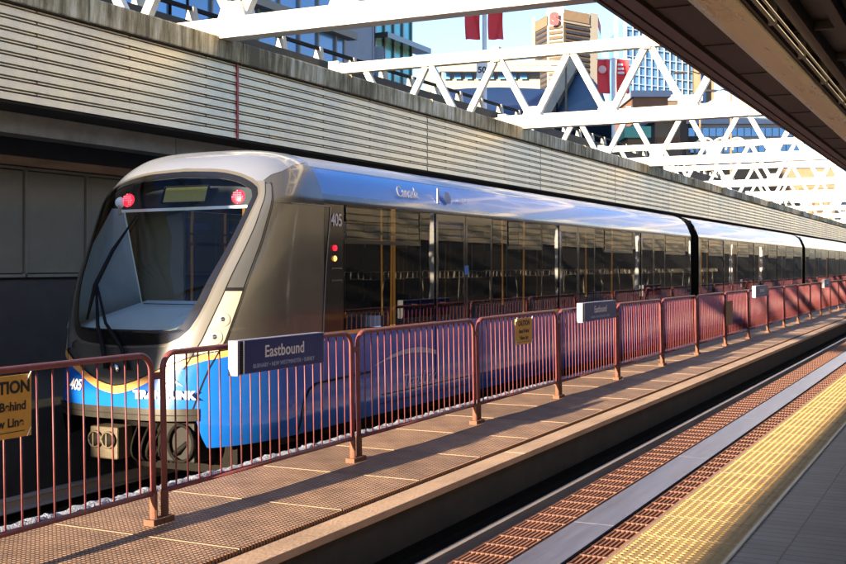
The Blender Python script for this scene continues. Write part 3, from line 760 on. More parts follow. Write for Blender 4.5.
# wiper
wp=MB(); 
def SW(a,z,o=.05): return SF(a,z,o)
wp.tube([SW(-.02,.60,.03),SW(-.03,.78,.07),SW(-.08,1.05,.07),SW(-.16,1.50,.06)],[.03,.028,.022,.014],8)
wp.tube([SW(.035,.60,.03),SW(.01,.80,.075),SW(-.04,1.08,.07),SW(-.16,1.52,.06)],[.028,.022,.018,.012],8)
wo=wp.build('wiper_arm','bmatt',tr,True)
MB().tube([SW(-.20,1.12,.03),SW(-.185,1.5,.035),SW(-.135,1.9,.035),SW(-.06,2.32,.03)],[.014,.028,.024,.006],6).build('wiper_blade','bmatt',wo,True)
MB().disc(SW(0,.60,.03),(0,-1,0),.05,16,.02).build('wiper_pivot','chrome',tr,True)
# upper lamps, camera, display behind the windshield
for a in (-.235,.39):
    c=SF(a,2.56,-.05); r_=MB().disc(c,(0.15,-1,.25),.085,24,.02).build('red_lamp','red_led',tr,True)
    q=MB()
    for i in range(-3,4):
        for j in range(-3,4):
            if i*i+j*j<10: q.disc(c+Vector((i*.024,-.022-.0,j*.024)),(0,-1,.2),.008,6,.003,2)
    q.build('lamp_diodes','red_core',r_)
c=SF(-.33,2.53,-.04); MB().disc(c,(0,-1,0),.07,16,.05).build('camera_dome','shelf',tr,True)
MB().tube([c+Vector((0,-.02,-.02)),c+Vector((.04,-.05,-.15))],.02,8).build('camera_stalk','inner',tr,True)
dp=MB(); p0,p1,p2_,p3=P(8.93,10.86,2.50),P(8.27,10.86,2.50),P(8.27,10.93,2.70),P(8.93,10.93,2.70); dp.add([p0,p1,p2_,p3],[(0,1,2,3)]); ds=dp.build('destination_display','signolive',tr)
fr=MB(); 
for a_,b_ in ((p0,p1),(p1,p2_),(p2_,p3),(p3,p0)): fr.bar(a_+Vector((0,-.01,0)),b_+Vector((0,-.01,0)),.02,.02)
fr.build('display_frame','bmatt',ds)
hb=MB().add([P(9.65,10.95,2.42),P(7.45,10.95,2.42),P(7.5,11.15,2.80),P(9.6,11.15,2.80)],[(0,1,2,3)]); hb.build('header_panel',mat('header_dark',(.03,.03,.035),.6),tr)
MB().bar(P(9.68,10.93,2.42),P(7.42,10.93,2.44),.03,.035).build('header_strip','shelf',tr)
# cab interior
ci=MB(); 
fr_pts=[S0(-a,1.03)+Vector((0,.05,0)) for a in rng(-.62,.62,20)]
bk=[P(DC+ (1.0-2.0*k/20),11.35,1.30) for k in range(21)]
bk=[Vector((p.x,P(0,11.35,0).y,1.30)) for p in fr_pts]
ci.grid([fr_pts,bk]); ci.build('front_shelf','shelf',tr,True)
MB().bar(Vector((fr_pts[4].x,11.0,1.27)),Vector((fr_pts[-4].x,11.0,1.27)),.02,.01).build('shelf_line','bmatt',tr)
li=MB().add([P(9.75,10.12,1.0),P(9.72,11.40,1.25),P(9.62,10.95,2.45),P(9.66,10.8,2.45),P(9.72,10.45,1.9)],[(0,1,2,3,4)]); li.build('side_lining','inter',tr)
MB().tube([P(9.70,11.40,1.25),P(9.60,10.95,2.43)],.012,6).build('lining_edge','shelf',tr)
ri=MB().add([P(7.32,10.3,1.0),P(7.34,11.40,1.25),P(7.46,10.95,2.45)],[(0,1,2)]); ri.build('side_lining','inter',tr)
MB().box(7.3,7.62,11.42,11.46,1.2,2.8).build('partition',mat('cabinet_olive',(.09,.085,.06),.7),tr)
MB().box(9.05,9.8,11.42,11.46,1.2,2.8).build('partition',mat('cabinet_olive_left',(.11,.10,.07),.7),tr)
for d_,t_ in ((8.75,12.3),(8.1,12.6),(8.85,14.1),(8.3,15.7)): MB().tube([P(d_,t_,.1),P(d_,t_,2.85)],.02,8).build('grab_pole','pole',tr,True)
# coupler and under-nose gear
cpl=MB().box(8.62,9.02,9.72,9.98,-.42,-.06).build('coupler','coupler',tr,bevel=.02)
for d_ in (8.73,8.92):
    MB().disc(P(d_,9.70,-.2),(0,-1,0),.085,18,.03).build('coupler_face',M['under'],cpl,True)
    MB().tube([P(d_+.088*math.cos(a_),9.69,-.2+.088*math.sin(a_)) for a_ in rng(0,2*PI,20)],.012,6).build('coupler_ring','coupler',cpl,True)
    MB().bar(P(d_,9.67,-.27),P(d_,9.67,-.13),.02,.02).build('coupler_bar','coupler',cpl)
pip=MB()
for k in range(5): 
    d_=8.50-.085*k; pip.tube([P(d_-.05*math.sin(q*1.6+k),9.95-.18*math.sin(PI*q)+.04*k,-.02-.42*math.sin(PI*q*.5)) for q in rng(0,1.5,12)],.012+.003*(k%3),7)
pip.tube([P(7.85+.17*math.cos(a_),9.86,-.2+.2*math.sin(a_)) for a_ in rng(0,2*PI,24)],.02,7)
pip.tube([P(7.75,9.95,-.15),P(7.9,9.85,-.3),P(8.1,10.0,-.4)],.03,8)
pip.build('hoses',M['under'],tr,True)
MB().box(7.7,8.1,9.9,10.3,-.42,.02).build('equipment_box',mat('equip',(.008,.007,.006),.6,.2,.3,12),tr,bevel=.02)
MB().box(7.45,9.65,10.35,11.2,-.6,.1).build('underframe','under',tr)

def section(z): return W(z)
def side_strip(mb,t0,t1,z0,z1,side,off=0.0,nz=6,nt=1):
    rows=[]
    for k in range(nz+1):
        z=z0+(z1-z0)*k/nz; rows.append([P(DC-side*(section(z)+off),t0+(t1-t0)*j/nt,z) for j in range(nt+1)])
    return mb.grid(rows)
WB,WT=.93,2.50
LAY1=[('p',11.74,12.19),('h',12.22,14.35),('g',14.38,14.80),('d',14.84,16.96),('g',17.0,17.6),('h',17.64,19.3),('g',19.34,20.16),('d',20.2,22.4),('g',22.44,23.0),('h',23.04,25.2),('g',25.24,25.86),('d',25.9,28.1),('h',28.14,30.3),('g',30.34,30.9)]
CL=21.25
def build_car(e,t0,t1,lay,first=False):
    # roof, cornice, lower side, ends
    rf=MB(); zz=[2.95,3.0,3.05,3.11,3.15,3.17,3.18]
    rows=[[P(DC-s*W(z),t,z) for t in (t0,t1)] for s,z in [(1,z) for z in zz]+[(-1,z) for z in reversed(zz)]]
    rf.grid(rows); roof=rf.build('roof','roofgrey',e,True)
    for s in (1,-1):
        q=MB(); side_strip(q,t0,t1,2.62,2.95,s,0,8); q.build('roof_side','roofblue',e,True)
        q=MB(); side_strip(q,t0,t1,2.951,2.966,s,.004,1); q.build('roof_line','silver',e,True)
        q=MB(); side_strip(q,t0,t1,WT+.004,2.62,s,.006,3); q.build('cornice','black',e,True)
        q=MB(); side_strip(q,t0,t1,-.24,WB-.05,s,0,8); q.build('lower_side','blue',e,True)
        q=MB(); side_strip(q,t0,t1,WB-.05,WB,s,.003,1); q.build('belt_strip','orange' ,e)
        # dark frame between panes
        edges=[t0]+[x for l in lay for x in (l[1],l[2])]+[t1]
        for i in range(0,len(edges),2):
            if edges[i+1]-edges[i]>.005: fr_=MB(); side_strip(fr_,edges[i],edges[i+1],WB,WT+.004,s,-.004,6); fr_.build('window_pillar','black',e)
        for l in lay:
            if l[0]=='h': fr_=MB(); side_strip(fr_,l[1],l[2],2.02,2.07,s,.001,1); fr_.build('window_transom','black',e)
        dn=0
        for kd,a,b in lay:
            if kd=='p':
                q=MB(); side_strip(q,a,b,WB,WT,s,.002,6); q.build('end_panel','black',e)
            elif kd=='h':
                q=MB(); side_strip(q,a,b,WB+.01,2.02,s,0,5); wn=q.build('window','pane',e)
                h=MB(); rows=[]
                for k in range(3):
                    z=2.07+(WT-2.07)*k/2; rows.append([P(DC-s*(W(z)+.004*(1-k/2)),t,z) for t in (a+.05,b-.05)])
                h.grid(rows); h.build('hopper_pane','pane',wn)
            elif kd=='g':
                q=MB(); side_strip(q,a,b,WB+.01,WT,s,0,5); q.build('window','pane',e)
            else:
                m_=(a+b)/2
                for (x,y) in ((a+.012,m_-.008),(m_+.008,b-.012)):
                    q=MB(); side_strip(q,x,y,.08,WB-.02,s,.012,5)
                    side_strip(q,x,x+.07,WB-.02,WT,s,.012,5); side_strip(q,y-.07,y,WB-.02,WT,s,.012,5); side_strip(q,x+.07,y-.07,WT-.1,WT,s,.012,2)
                    door=q.build('door','blue',e); door.data.materials.append(M['black'])
                    for i,pg in enumerate(door.data.polygons):
                        if i>=5: pg.material_index=1
                    q=MB(); side_strip(q,x+.07,y-.07,WB-.02,WT-.1,s,.010,5); q.build('door_pane','pane',door)
    # interior
    MB().box(DC-1.25,DC+1.25,t0+.1,t1-.1,.02,.10).build('floor',mat('car_floor',(.12,.12,.13),.6),e)
    MB().box(DC-1.1,DC+1.1,t0+.6,t1-.1,2.72,2.76).build('ceiling',mat('car_ceiling',(.35,.33,.28),.6),e)
    st=MB(); 
    for kd,a,b in lay:
        if kd=='h':
            for s in (1,-1):
                n=max(1,int((b-a)/.9))
                for k in range(n):
                    tt=a+.15+k*.9; st.box(*sorted((DC-s*1.2,DC-s*.75)),tt,tt+.45,.1,.52); st.box(*sorted((DC-s*1.2,DC-s*.75)),tt+.40,tt+.50,.52,1.05)
    st.build('seats','seatblue',e)
    for kd,a,b in lay:
        if kd=='d':
            for s in (1,-1):
                for tt in ((a-.1,) if s>0 else (b+.1,)): MB().tube([P(DC-s*.7,tt,.1),P(DC-s*.72,tt,2.7)],.018,6).build('grab_pole','pole',e,True)
            for s in (1,-1):
              lt=MB(); lt.box(*sorted((DC-s*1.12,DC-s*1.16)),a+.55,b-.55,2.32,2.40)
              lt.build('door_display',mat('blue_display',(.02,.04,.2),.4,emit=(.05,.12,.9),es=.04),e)
    hl=MB()
    for s in (1,-1): hl.tube([P(DC-s*.75,t0+1,2.2),P(DC-s*.75,t1-.6,2.2)],.016,6)
    hl.build('handrail','chrome',e,True)
    for t in ((t0,t1) if not first else (t1,)):
        q=MB(); ring=[P(DC-W(z),t,z) for z in rng(-.2,3.17,20)]+[P(DC+W(z),t,z) for z in reversed(rng(-.2,3.17,20))]
        q.add(ring,[tuple(range(len(ring)))]); q.build('end_wall','black',e)
    # bogies
    for tb in (t0+2.6 if not first else t0+1.8,t1-2.6):
        b_=MB().box(DC-.95,DC+.95,tb-.9,tb+.9,-.55,-.3).build('bogie','under',e)
        for s in (-1,1):
            for dt in (-.65,.65):
                MB().tube([P(DC+s*.74,tb+dt,-.5),P(DC+s*.86,tb+dt,-.5)],.24,20).build('wheel','rail',b_)
    MB().box(DC-1.2,DC+1.2,t0+.3,t1-.3,-.35,.0).build('underframe','under',e)
build_car(tr,11.74,30.95,LAY1,True)
# side panel from nose to first pane: raked seam line
sl=MB(); rows=[]
for z in rng(-.2,2.46,12): 
    tt=lerp(z,[-.2,1,1.7,2.46],[11.70,11.70,11.76,11.88]); rows.append([P(DC-W(z)-.014+.0,tt,z),P(DC-W(z)-.014,tt+.022,z)])
rows=[[P(DC-(W(z)+.010),t_,z) for t_ in (lerp(z,[-.2,1,1.7,2.46],[11.70,11.70,11.76,11.88]),lerp(z,[-.2,1,1.7,2.46],[11.70,11.70,11.76,11.88])+.022)] for z in rng(-.2,2.46,12)]
sl.grid(rows); sl.build('side_seam','silver',tr)
q=MB(); side_strip(q,11.0,11.88,2.463,2.475,1,.012,1); q.build('side_seam','silver',tr)
ta=P(DC-(W(2.25)+.012),12.02,2.30)
text('405',.22,ta,ALONG,UP,'side_number','txt',tr,bold=.003,sx=.8)
text('Canada',.22,P(DC-(W(2.73)+.03),14.05,2.76),ALONG,(Vector((-.25,0,1))),'wordmark','txt',tr,bold=.003)
fg=MB(); 
fg.box(DC-W(2.72)-.03,DC-W(2.72)-.022,15.0,15.06,2.66,2.88); fg.build('mark_bar','txt',tr)
fg=MB(); c=P(DC-W(2.72)-.03,15.35,2.76); fg.disc(c,(1,0,.2),.12,18,.004,3,.8); fg.build('round_mark','txtblue',tr)
text('translink',.10,P(DC-(W(2.70)+.03),15.85,2.74),ALONG,(Vector((-.25,0,1))),'small_mark','txtblue',tr)
# small marker lamps by the number
mk=MB().tube([P(DC-W(2)-.004,11.97,1.96),P(DC-W(2)-.03,11.97,1.96)],.036,14); mk.build('marker_lamp','red_led',tr); 
MB().disc(P(DC-W(1.85)-.012,11.98,1.83),(1,0,0),.036,16,.02).build('marker_lamp',mat('amber_lamp',(.9,.5,.1),.3,emit=(1,.5,.12),es=.5),tr,True)
q=MB(); 
for a,b,c_,d_ in ((11.9,12.16,1.55,1.57),(11.9,12.16,1.70,1.72)): side_strip(q,a,b,c_,d_,1,.008,1)
q.build('grab_handle','bronze',tr)
MB().box(DC-W(1.6)-.018,DC-W(1.6)-.013,15.86,16.0,1.60,1.74).build('blue_sticker',mat('sticker',(.03,.2,.6),.5),tr)
# swoosh on the lower side
sw=MB(); rows=[[],[]]
for k in range(25):
    q_=k/24; t_=13.0+2.6*q_; zc=.28+.32*math.sin(PI*(.15+.75*q_))-.1*q_; w_=.035*math.sin(PI*q_)+.002
    for j,sg in ((0,-1),(1,1)):
        z=zc+sg*w_; rows[j].append(P(DC-(W(z)+.008),t_,z))
sw.grid(rows); sw.build('swoosh','txtblue',tr)
text('TransLink',.26,P(DC-(W(.1)+.01),14.3,.14),ALONG,UP,'side_lettering','txtblue',tr,shear=.3)
# equipment access door outline
ol=MB()
def sline(t0,z0,t1,z1,w=.02):
    n=8; r=[[],[]]
    for k in range(n+1):
        q=k/n; t_=t0+(t1-t0)*q; z=z0+(z1-z0)*q; r[0].append(P(DC-(W(z)+.009),t_-w,z)); r[1].append(P(DC-(W(z)+.009),t_+w,z+ (w if abs(t1-t0)>abs(z1-z0) else 0)))
    ol.grid(r)
for a,b in (((11.30,-.22),(11.42,.28)),((11.42,.28),(11.55,.38)),((11.55,.38),(11.75,.40))): pass
ol=MB(); 
pts=[(11.20,-.22),(11.27,.12),(11.38,.27),(11.55,.33),(13.2,.36)]
def surf_side(t,z):
    if t>=11.74: return P(DC-(W(z)+.010),t,z)
    lo,hi=0.6,PI/2
    for _ in range(30):
        mid=(lo+hi)/2
        if SF(mid,z).y<t: lo=mid
        else: hi=mid
    return SF((lo+hi)/2,z,.012)
pp_=[]
for (a,b) in zip(pts[:-1],pts[1:]):
    for k in range(6): q=k/6; pp_.append(surf_side(a[0]+(b[0]-a[0])*q,a[1]+(b[1]-a[1])*q))
ol.tube(pp_,.014,5); ol.build('panel_outline','bmatt',tr)
pl_=MB(); pl_.tube([surf_side(13.2+k*.5,.02) for k in range(14)],.006,5); pl_.tube([surf_side(13.2+k*.5,-.1) for k in range(14)],.006,5); pl_.build('panel_lines','bmatt',tr)

# gangway bellows and following cars
def bellows(t0,t1,e):
    b=MB(); n=9
    for k in range(n):
        a=t0+(t1-t0)*k/n; c_=t0+(t1-t0)*(k+1)/n-.01
        b.box(DC-1.18+(.03 if k%2 else 0),DC+1.18-(.03 if k%2 else 0),a,c_,-.1,3.0)
    b.build('gangway_bellows','bmatt',e)
bellows(30.97,31.85,tr)
rel=[(k,a-11.74,b-11.74) for k,a,b in LAY1]
LAYM=[('g',.3,1.2),('h',1.24,3.3),('d',3.4,5.5),('h',5.6,7.6),('g',7.64,8.4),('d',8.5,10.6),('g',10.7,11.4),('h',11.45,13.4),('d',13.5,15.6),('h',15.7,17.7),('g',17.75,20.0)]
for i,lab in enumerate(('second car of the blue train, behind the first gangway','third car of the blue train near the right edge','fourth and last car of the blue train, farthest away')):
    t0=31.9+CL*i; e=empty('train_car',DC,t0+10,-.3,lab,'train car','cars of the blue train')
    build_car(e,t0,t0+20.35,[(k,a+t0,b+t0) for k,a,b in LAYM]); 
    if i<2: bellows(t0+20.37,t0+CL-.02,e)

# ================================================================== CITY
def bframe(px0,px1,fwd,yaw=0):
    """world base points of a building face whose ends stand in directions px0, px1"""
    a=at(px0,fwd); b=at(px1,fwd); return a,b
def face_building(name,label,cat,px0,px1,fwd,top,depth,wallmat,winmat,rows,cols,fwd1=None,base=2.0,wr=.62,wc=.6,group=None,roofm='greyb',proud=.0,extra=None):
    fwd1=fwd1 or fwd
    a=Vector(P(*at(px0,fwd),0)); b=Vector(P(*at(px1,fwd1),0)); a.z=b.z=0
    x=(b-a); Lx=x.length; x.normalize(); n=Vector((x.y,-x.x,0))      # n points back towards the camera side
    if n.dot(-a)<0: n=-n
    H=hz(top,(fwd+fwd1)/2)
    e=bpy.data.objects.new(name,None); C.objects.link(e); e.location=(a+b)/2; tag(e,label,cat,group)
    def Q(u,v,h): return a+x*u+(-n)*v+UP*h       # v: depth away from camera
    def bx(mb,u0,u1,v0,v1,h0,h1):
        p=[Q(u,v,h) for h in (h0,h1) for v in (v0,v1) for u in (u0,u1)]
        mb.add(p,[(0,1,3,2),(4,6,7,5),(0,4,5,1),(2,3,7,6),(0,2,6,4),(1,5,7,3)])
    m=MB(); bx(m,0,Lx,0,depth,base,H); m.build('wall',wallmat,e)
    m=MB(); bx(m,-.3,Lx+.3,-.3,depth+.3,H,H+.8); m.build('roof_edge',roofm,e)
    rh=(H-base)/rows; cw=Lx/cols
    if rows*cols:
        for i in range(rows):
            m=MB()
            for j in range(cols):
                u0=(j+.5-wc/2)*cw; h0=base+(i+.5-wr/2)*rh
                bx(m,u0,u0+cw*wc,-.08-proud,.2,h0,h0+rh*wr)
            m.build('window_row',winmat,e)
        # right-hand return wall
    return e,Q,bx,Lx,H,rh
# left glass office (parallel to the tracks)
def facade_along(name,label,d,t0,t1,z0,z1,depth,glass,fl,mw,slab=.35,mull=.12,proud=.3,slabm='bwhite'):
    e=empty(name,d,(t0+t1)/2,z0,label,'building')
    MB().box(d,d+depth,t0,t1,z0,z1).build('glass_wall',glass,e)
    z=z0+1
    while z<z1:
        MB().box(d-proud,d+.05,t0-.1,t1+proud,z,z+slab).build('floor_band',slabm,e); z+=fl
    m=MB(); t=t0
    while t<=t1+.01: m.box(d-.10,d+.02,t-mull/2,t+mull/2,z0,z1); t+=mw
    m.build('mullions',slabm,e)
    m=MB(); u=0
    while u<depth: m.box(d+u-mull/2,d+u+mull/2,t1-.02,t1+.1,z0,z1); m.box(d+u-mull/2,d+u+mull/2,t0-.1,t0+.02,z0,z1); u+=mw
    m.build('end_mullions',slabm,e)
    return e
facade_along('glass_office','plain blue glass office with thin dark joints at the top left',26,2,33,5.2,26,14,'blue_glass',3.6,3.0,.06,.05,.05,'under')
facade_along('glass_office','blue glass office with pale floor bands beside the nearest truss chord',27.5,33.2,46.8,5.2,30,14,'sky_glass',3.2,1.6,.35,.10,.5,'bwhite')
facade_along('glass_office','teal glass corner block with projecting ledges left of the open sky',30,54.4,58.8,5.2,40,16,'teal_glass',4.0,1.1,.3,.14,.9,'darkgrey')
facade_along('grey_annex','plain grey metal clad block between the blue office and the teal block',29,49.4,52.4,5.2,24,12,'greyb',6,4,.2,.1,.05,'greyb')
face_building('low_building','low blue grey building behind the street railing, left of the teal block','building',330,378,62,62,14,'greyb','blue_glass',3,6,base=5)
# arena hall, dark blue
ah=empty('arena_hall',*at(500,110),5,'large dark blue hall with a curved roof behind the speed sign','building')
m=MB(); rows=[]
for i in range(25):
    q=i/24; px=408+ (606-408)*q
    top=lerp(px,[408,440,470,500,540,570,606],[84,78,75,74,76,80,92])
    r=[]
    for j in range(7):
        k=j/6; fw=100+20*(k**1.5); z=5+ (hz(top,100)-5)*math.sin(k*PI/2)**.7 if j<6 else hz(top,100)+2
        r.append(P(*at(px,fw),z))
    rows.append(r)
m.grid(rows)
m.build('curved_cladding','navy_mesh',ah,True)
m=MB()
for i in range(12):
    px=440+i*9.2; a=P(*at(px,128),hz(69,128)); b=P(*at(px+9.2,128),hz(69,128)); c=P(*at(px+4.6,128),hz(64,128))
    m.bar(a,c,.5); m.bar(c,b,.5)
m.bar(P(*at(440,128),hz(69,128)),P(*at(560,128),hz(69,128)),.6); m.bar(P(*at(440,128),hz(64,128)),P(*at(560,128),hz(63,128)),.6)
m.build('rooftop_lattice','bwhite',ah)
m=MB(); a,b=P(*at(425,130),5),P(*at(540,130),5); m.add([a,b,b+UP*(hz(68,130)-5),a+UP*(hz(71,130)-5)],[(0,1,2,3)])
m.add([P(*at(425,138),5),P(*at(540,138),5),P(*at(540,138),hz(69,138)),P(*at(425,138),hz(72,138))],[(0,1,2,3)])
m.build('upper_wall','bwhite',ah)
m=MB()
for i in range(9): 
    px=432+i*11; a=P(*at(px,129.5),hz(79,129.5)); b=P(*at(px+7,129.5),hz(79,129.5)); m.add([a,b,b+UP*1.0,a+UP*1.0],[(0,1,2,3)])
m.build('upper_windows','blue_glass',ah)
# blue sloped pavilion
pv=empty('angular_pavilion',*at(575,85),5,'angular blue clad pavilion with a steep roof edge, behind the second truss','building')
pa=[(548,118,88),(578,62,86),(602,90,80),(612,122,78)]
m=MB(); f=[]
front=[P(*at(x,fw),hz(y,fw)) for x,y,fw in pa]; back=[P(*at(x+6,fw+25),hz(y,fw)) for x,y,fw in pa]
m.add(front+back,[(0,1,2,3),(7,6,5,4),(0,4,5,1),(1,5,6,2),(2,6,7,3),(3,7,4,0)]); m.build('cladding','blue_panel',pv)
m=MB()
for k in range(1,7):
    x=548+k*9; y=lerp(x,[548,578,602,612],[118,62,90,122]); m.bar(P(*at(x,87-.1*k*2),hz(122,86)),P(*at(x,86-.1*k*2),hz(y+2,86)),.12)
m.build('cladding_joints','navy_mesh',pv)
MB().bar(P(*at(545,87),hz(118,87)),P(*at(578,85.5),hz(60,85.5)),.9,.9).build('roof_edge_beam','warmconc',pv)
# office tower with the red S
def tower():
    fwd=340.0; e=empty('office_tower',*at(565,fwd),5,'tall brown and white office tower with a red S emblem','building')
    def pt(px,fw,z): return P(*at(px,fw),z)
    corners=[(533.5,352),(547,341),(563.5,338),(590,345),(598,347),(601,362)]
    tops=[21,11,11,17,13,16]
    z0=5
    faces=[('bbrown',0,18),('bwhite',1,11),('bbrown',2,18),('bwhite',3,12.5),('sky_glass',4,14)]
    for m_,i,ty in faces:
        a,b=corners[i],corners[i+1]; H=hz(ty,345)
        q=MB(); A0,B0=pt(a[0],a[1],z0),pt(b[0],b[1],z0); bk=Vector((-3.5,9,0))
        p=[A0,B0,B0+bk,A0+bk]; p2=[v+UP*(H-z0) for v in p]
        q.add(p+p2,[(0,1,5,4),(1,2,6,5),(2,3,7,6),(3,0,4,7),(4,5,6,7)]); q.build('tower_face',m_,e)
    # window bands: geometry standing a little proud
    def bandq(i,u0,u1,y0,y1,m_,name,off=-.6):
        a,b=corners[i],corners[i+1]; A=pt(a[0],a[1]+off,0); B=pt(b[0],b[1]+off,0)
        p0=A+(B-A)*u0; p1=A+(B-A)*u1; h0,h1=hz(y1,345),hz(y0,345)
        n=(A-B).cross(UP).normalized()*.6
        q=MB(); vs=[p0+UP*h0,p1+UP*h0,p1+UP*h1,p0+UP*h1]; vs+= [v+Vector((-.3,.8,0)) for v in vs]
        q.add(vs,[(0,1,2,3),(0,4,5,1),(3,2,6,7),(1,5,6,2),(0,3,7,4)]); return q.build(name,m_,e)
    y=30
    while y<118:
        bandq(1,.12,.9,y,y+2.6,'bbrown','window_band')
        bandq(2,.08,.96,y-.6,y+1.9,'bwin','window_band'); bandq(0,.2,.95,y+1,y+3,'bwin','window_band')
        y+=5.1
    bandq(2,.02,.98,14.5,24.5,'tan','plant_louver'); bandq(2,0,1,25.3,27.2,'bwhite','white_band'); bandq(0,.15,1,19,28.5,'tan','plant_louver')
    bandq(0,-.1,.14,12,118,'bwhite','corner_pier')
    bandq(4,.05,.95,15,25,'flag','side_emblem')
    a=pt(555.5,338.0,hz(20,338)); text('S',4.6,a+Vector((0,-1.2,0)),Vector((CS,SN,0)),UP,'emblem','flag',e,depth=.3,bold=.35,sx=1.1)
    m=MB()
    for k in range(7): 
        px=566+k*3.4; m.bar(pt(px,350,hz(15,345)),pt(px,350,hz(8+ (k%3)*2,345)),.35)
    m.build('roof_masts','bwin',e)
tower()
# glass tower on the right
def gtower():
    fwd=250; e=empty('glass_tower',*at(665,fwd),5,'pale blue glass tower with a white grid beneath the canopy edge','building')
    def Pq(px,fw,y): return P(*at(px,fw),hz(y,fwd))
    for name,m_,a,b,ty,fa,fb in (('side_wing','sky_glass',609,614,28,262,256),('corner_fin','bwhite',614,618,14,252,252),('glass_bay','blue_glass',618,623.5,22,252,251),('corner_fin','bwhite',623.5,626.5,20,250,250),('main_face','sky_glass',626.5,706,26,250,262),('stone_pier','tan',694,699,36,254,254),('stone_pier','tan',706,714,40,262,262)):
        q=MB(); A=P(*at(a,fa),5);B=P(*at(b,fb),5); bk=Vector((-4,14,0)); H=hz(ty,fwd)-5
        p=[A,B,B+bk,A+bk]; q.add(p+[v+UP*H for v in p],[(0,1,5,4),(1,2,6,5),(2,3,7,6),(3,0,4,7),(4,5,6,7)]); q.build(name,m_,e)
    g_=MB(); 
    A=P(*at(626.5,249.3),5);B=P(*at(706,261.3),5); x=B-A; H=hz(26,fwd)
    for k in range(14): p=A+x*k/13; g_.bar(p,p+UP*(H-5),.22)
    z=8
    while z<H: g_.bar(A+UP*(z-5),B+UP*(z-5),.2,.2); z+=2.0
    g_.build('white_grid',mat('grid_pale',(.22,.30,.38),.5),e)
    q=MB(); A=P(*at(632,250),hz(26,fwd)); B=P(*at(660,252),hz(26,fwd)); q.add([A,B,B+UP*.1,A+UP*6,A+Vector((-4,14,0)),B+Vector((-4,14,0)),A+UP*6+Vector((-4,14,0))],[(0,1,2,3),(0,3,6,4),(3,2,5,6)]); q.build('slanted_crown','bwhite',e)
gtower()
face_building('low_building','brown brick low building with a flat roof in front of the glass tower','building',634,668,140,97,14,'brick','bwin',2,8,base=5,wr=.3)
face_building('low_building','darker brown warehouse at the foot of the glass tower','building',660,700,150,101,14,'bbrown','bwin',1,5,base=5,wr=.3)
face_building('low_building','tan brick building seen between the second and fourth trusses','building',655,680,95,121,12,'tan','brick',3,1,base=3,wr=.25,wc=.9)
face_building('low_building','low glass building of blue and white bands under the canopy edge','building',688,800,150,124,20,'bwhite','blue_glass',9,16,base=1,wr=.5,wc=.85)
face_building('low_building','grey street building behind the red banners','building',592,640,170,108,12,'greyb','bwin',3,9,base=5)
face_building('low_building','tan rock coloured building low behind the far trusses','building',700,835,125,168,10,'tan','brick',2,14,base=-1,wr=.35,wc=.5)
face_building('low_building','long pale building closing the far end of the tracks','building',800,900,190,205,10,'warmconc','bwin',3,16,base=-1)
face_building('low_building','white fronted building above the far trusses','building',716,760,170,104,12,'bwhite','sky_glass',5,7,base=5)
face_building('small_building','small building with a green roof beyond the street railing','building',628,646,80,138,5,'tan','bwin',1,3,base=5,roofm='greenroof')
# hoops near the far trusses
for i,(px,lab) in enumerate(((705,'left white steel hoop arching above the fourth truss'),(722,'middle white steel hoop arching above the fourth truss'),(737,'right white steel hoop arching above the fourth truss'))):
    m=MB(); pts=[P(*at(px+11*math.cos(a),88),hz(150-12*math.sin(a),88)) for a in rng(0,PI,14)]; m.tube(pts,.09,6)
    tag(m.build('steel_hoop','white',None,True),lab,'hoop','white hoops beyond the trusses')
# banners
def banner(px,fwd,y0,y1,yb,w,label,marks):
    e=empty('banner_pole',*at(px,fwd),5,label,'banner pole','banner poles on the street')
    b=P(*at(px,fwd),5); top=hz(y0,fwd); 
    MB().tube([b,Vector((b.x,b.y,top))],.13,10).build('pole','whitep',e,True)
    MB().disc(Vector((b.x,b.y,top)),(0,0,1.0),.13,8,.1) if False else None
    xr=Vector((CS,SN,0))
    for s in (-1,1):
        m=MB(); rows=[]
        wd=w*fwd/FPX
        for k in range(9):
            q=k/8; z=hz(y0+1.5+(yb-y0)*q,fwd); rows.append([Vector((b.x,b.y,z))+xr*s*(.22+wd*j/6)+Vector((0,-.12*math.sin(j*1.1+q*3),0)) for j in range(7)])
        m.grid(rows); fl=m.build('banner','flag',e,True)
        MB().bar(Vector((b.x,b.y,hz(y0+1.2,fwd))),Vector((b.x,b.y,hz(y0+1.2,fwd)))+xr*s*(.3+wd),.07).build('banner_arm','whitep',e)
        if marks:
            c=Vector((b.x,b.y,0))+xr*s*(.22+wd*.5)+Vector((0,-.35,0)); 
            if s<0: MB().disc(c+UP*hz(y0+(yb-y0)*.36,fwd),(SN,-CS,0),wd*.32,16,.05).build('round_mark',mat('mark_pink',(.8,.45,.42),.6),fl)
            else:
                for k in range(3): text('news',wd*.26,c+UP*hz(y0+(yb-y0)*(.22+.12*k),fwd),xr,UP,'lettering','txt',fl,bold=.01) if False else MB().bar(c+UP*hz(y0+(yb-y0)*(.22+.12*k),fwd)-xr*wd*.3,c+UP*hz(y0+(yb-y0)*(.22+.12*k),fwd)+xr*wd*(.1+.05*k),.12,.14).build('text_line','txt',fl)
        else:
            c=Vector((b.x,b.y,0))+xr*s*(.22+wd*.5)+Vector((0,-.35,0)); MB().bar(c+UP*hz(y0+(yb-y0)*.16,fwd)-xr*wd*.3,c+UP*hz(y0+(yb-y0)*.16,fwd)+xr*wd*.3,.1,.2).build('text_line','txt',fl)
banner(484.5,62,5,100,38,15,'white pole with two plain red banners in front of open sky',False)
banner(613.5,75,58,120,92,12.5,'white pole with two red banners bearing a round mark and white lines',True)
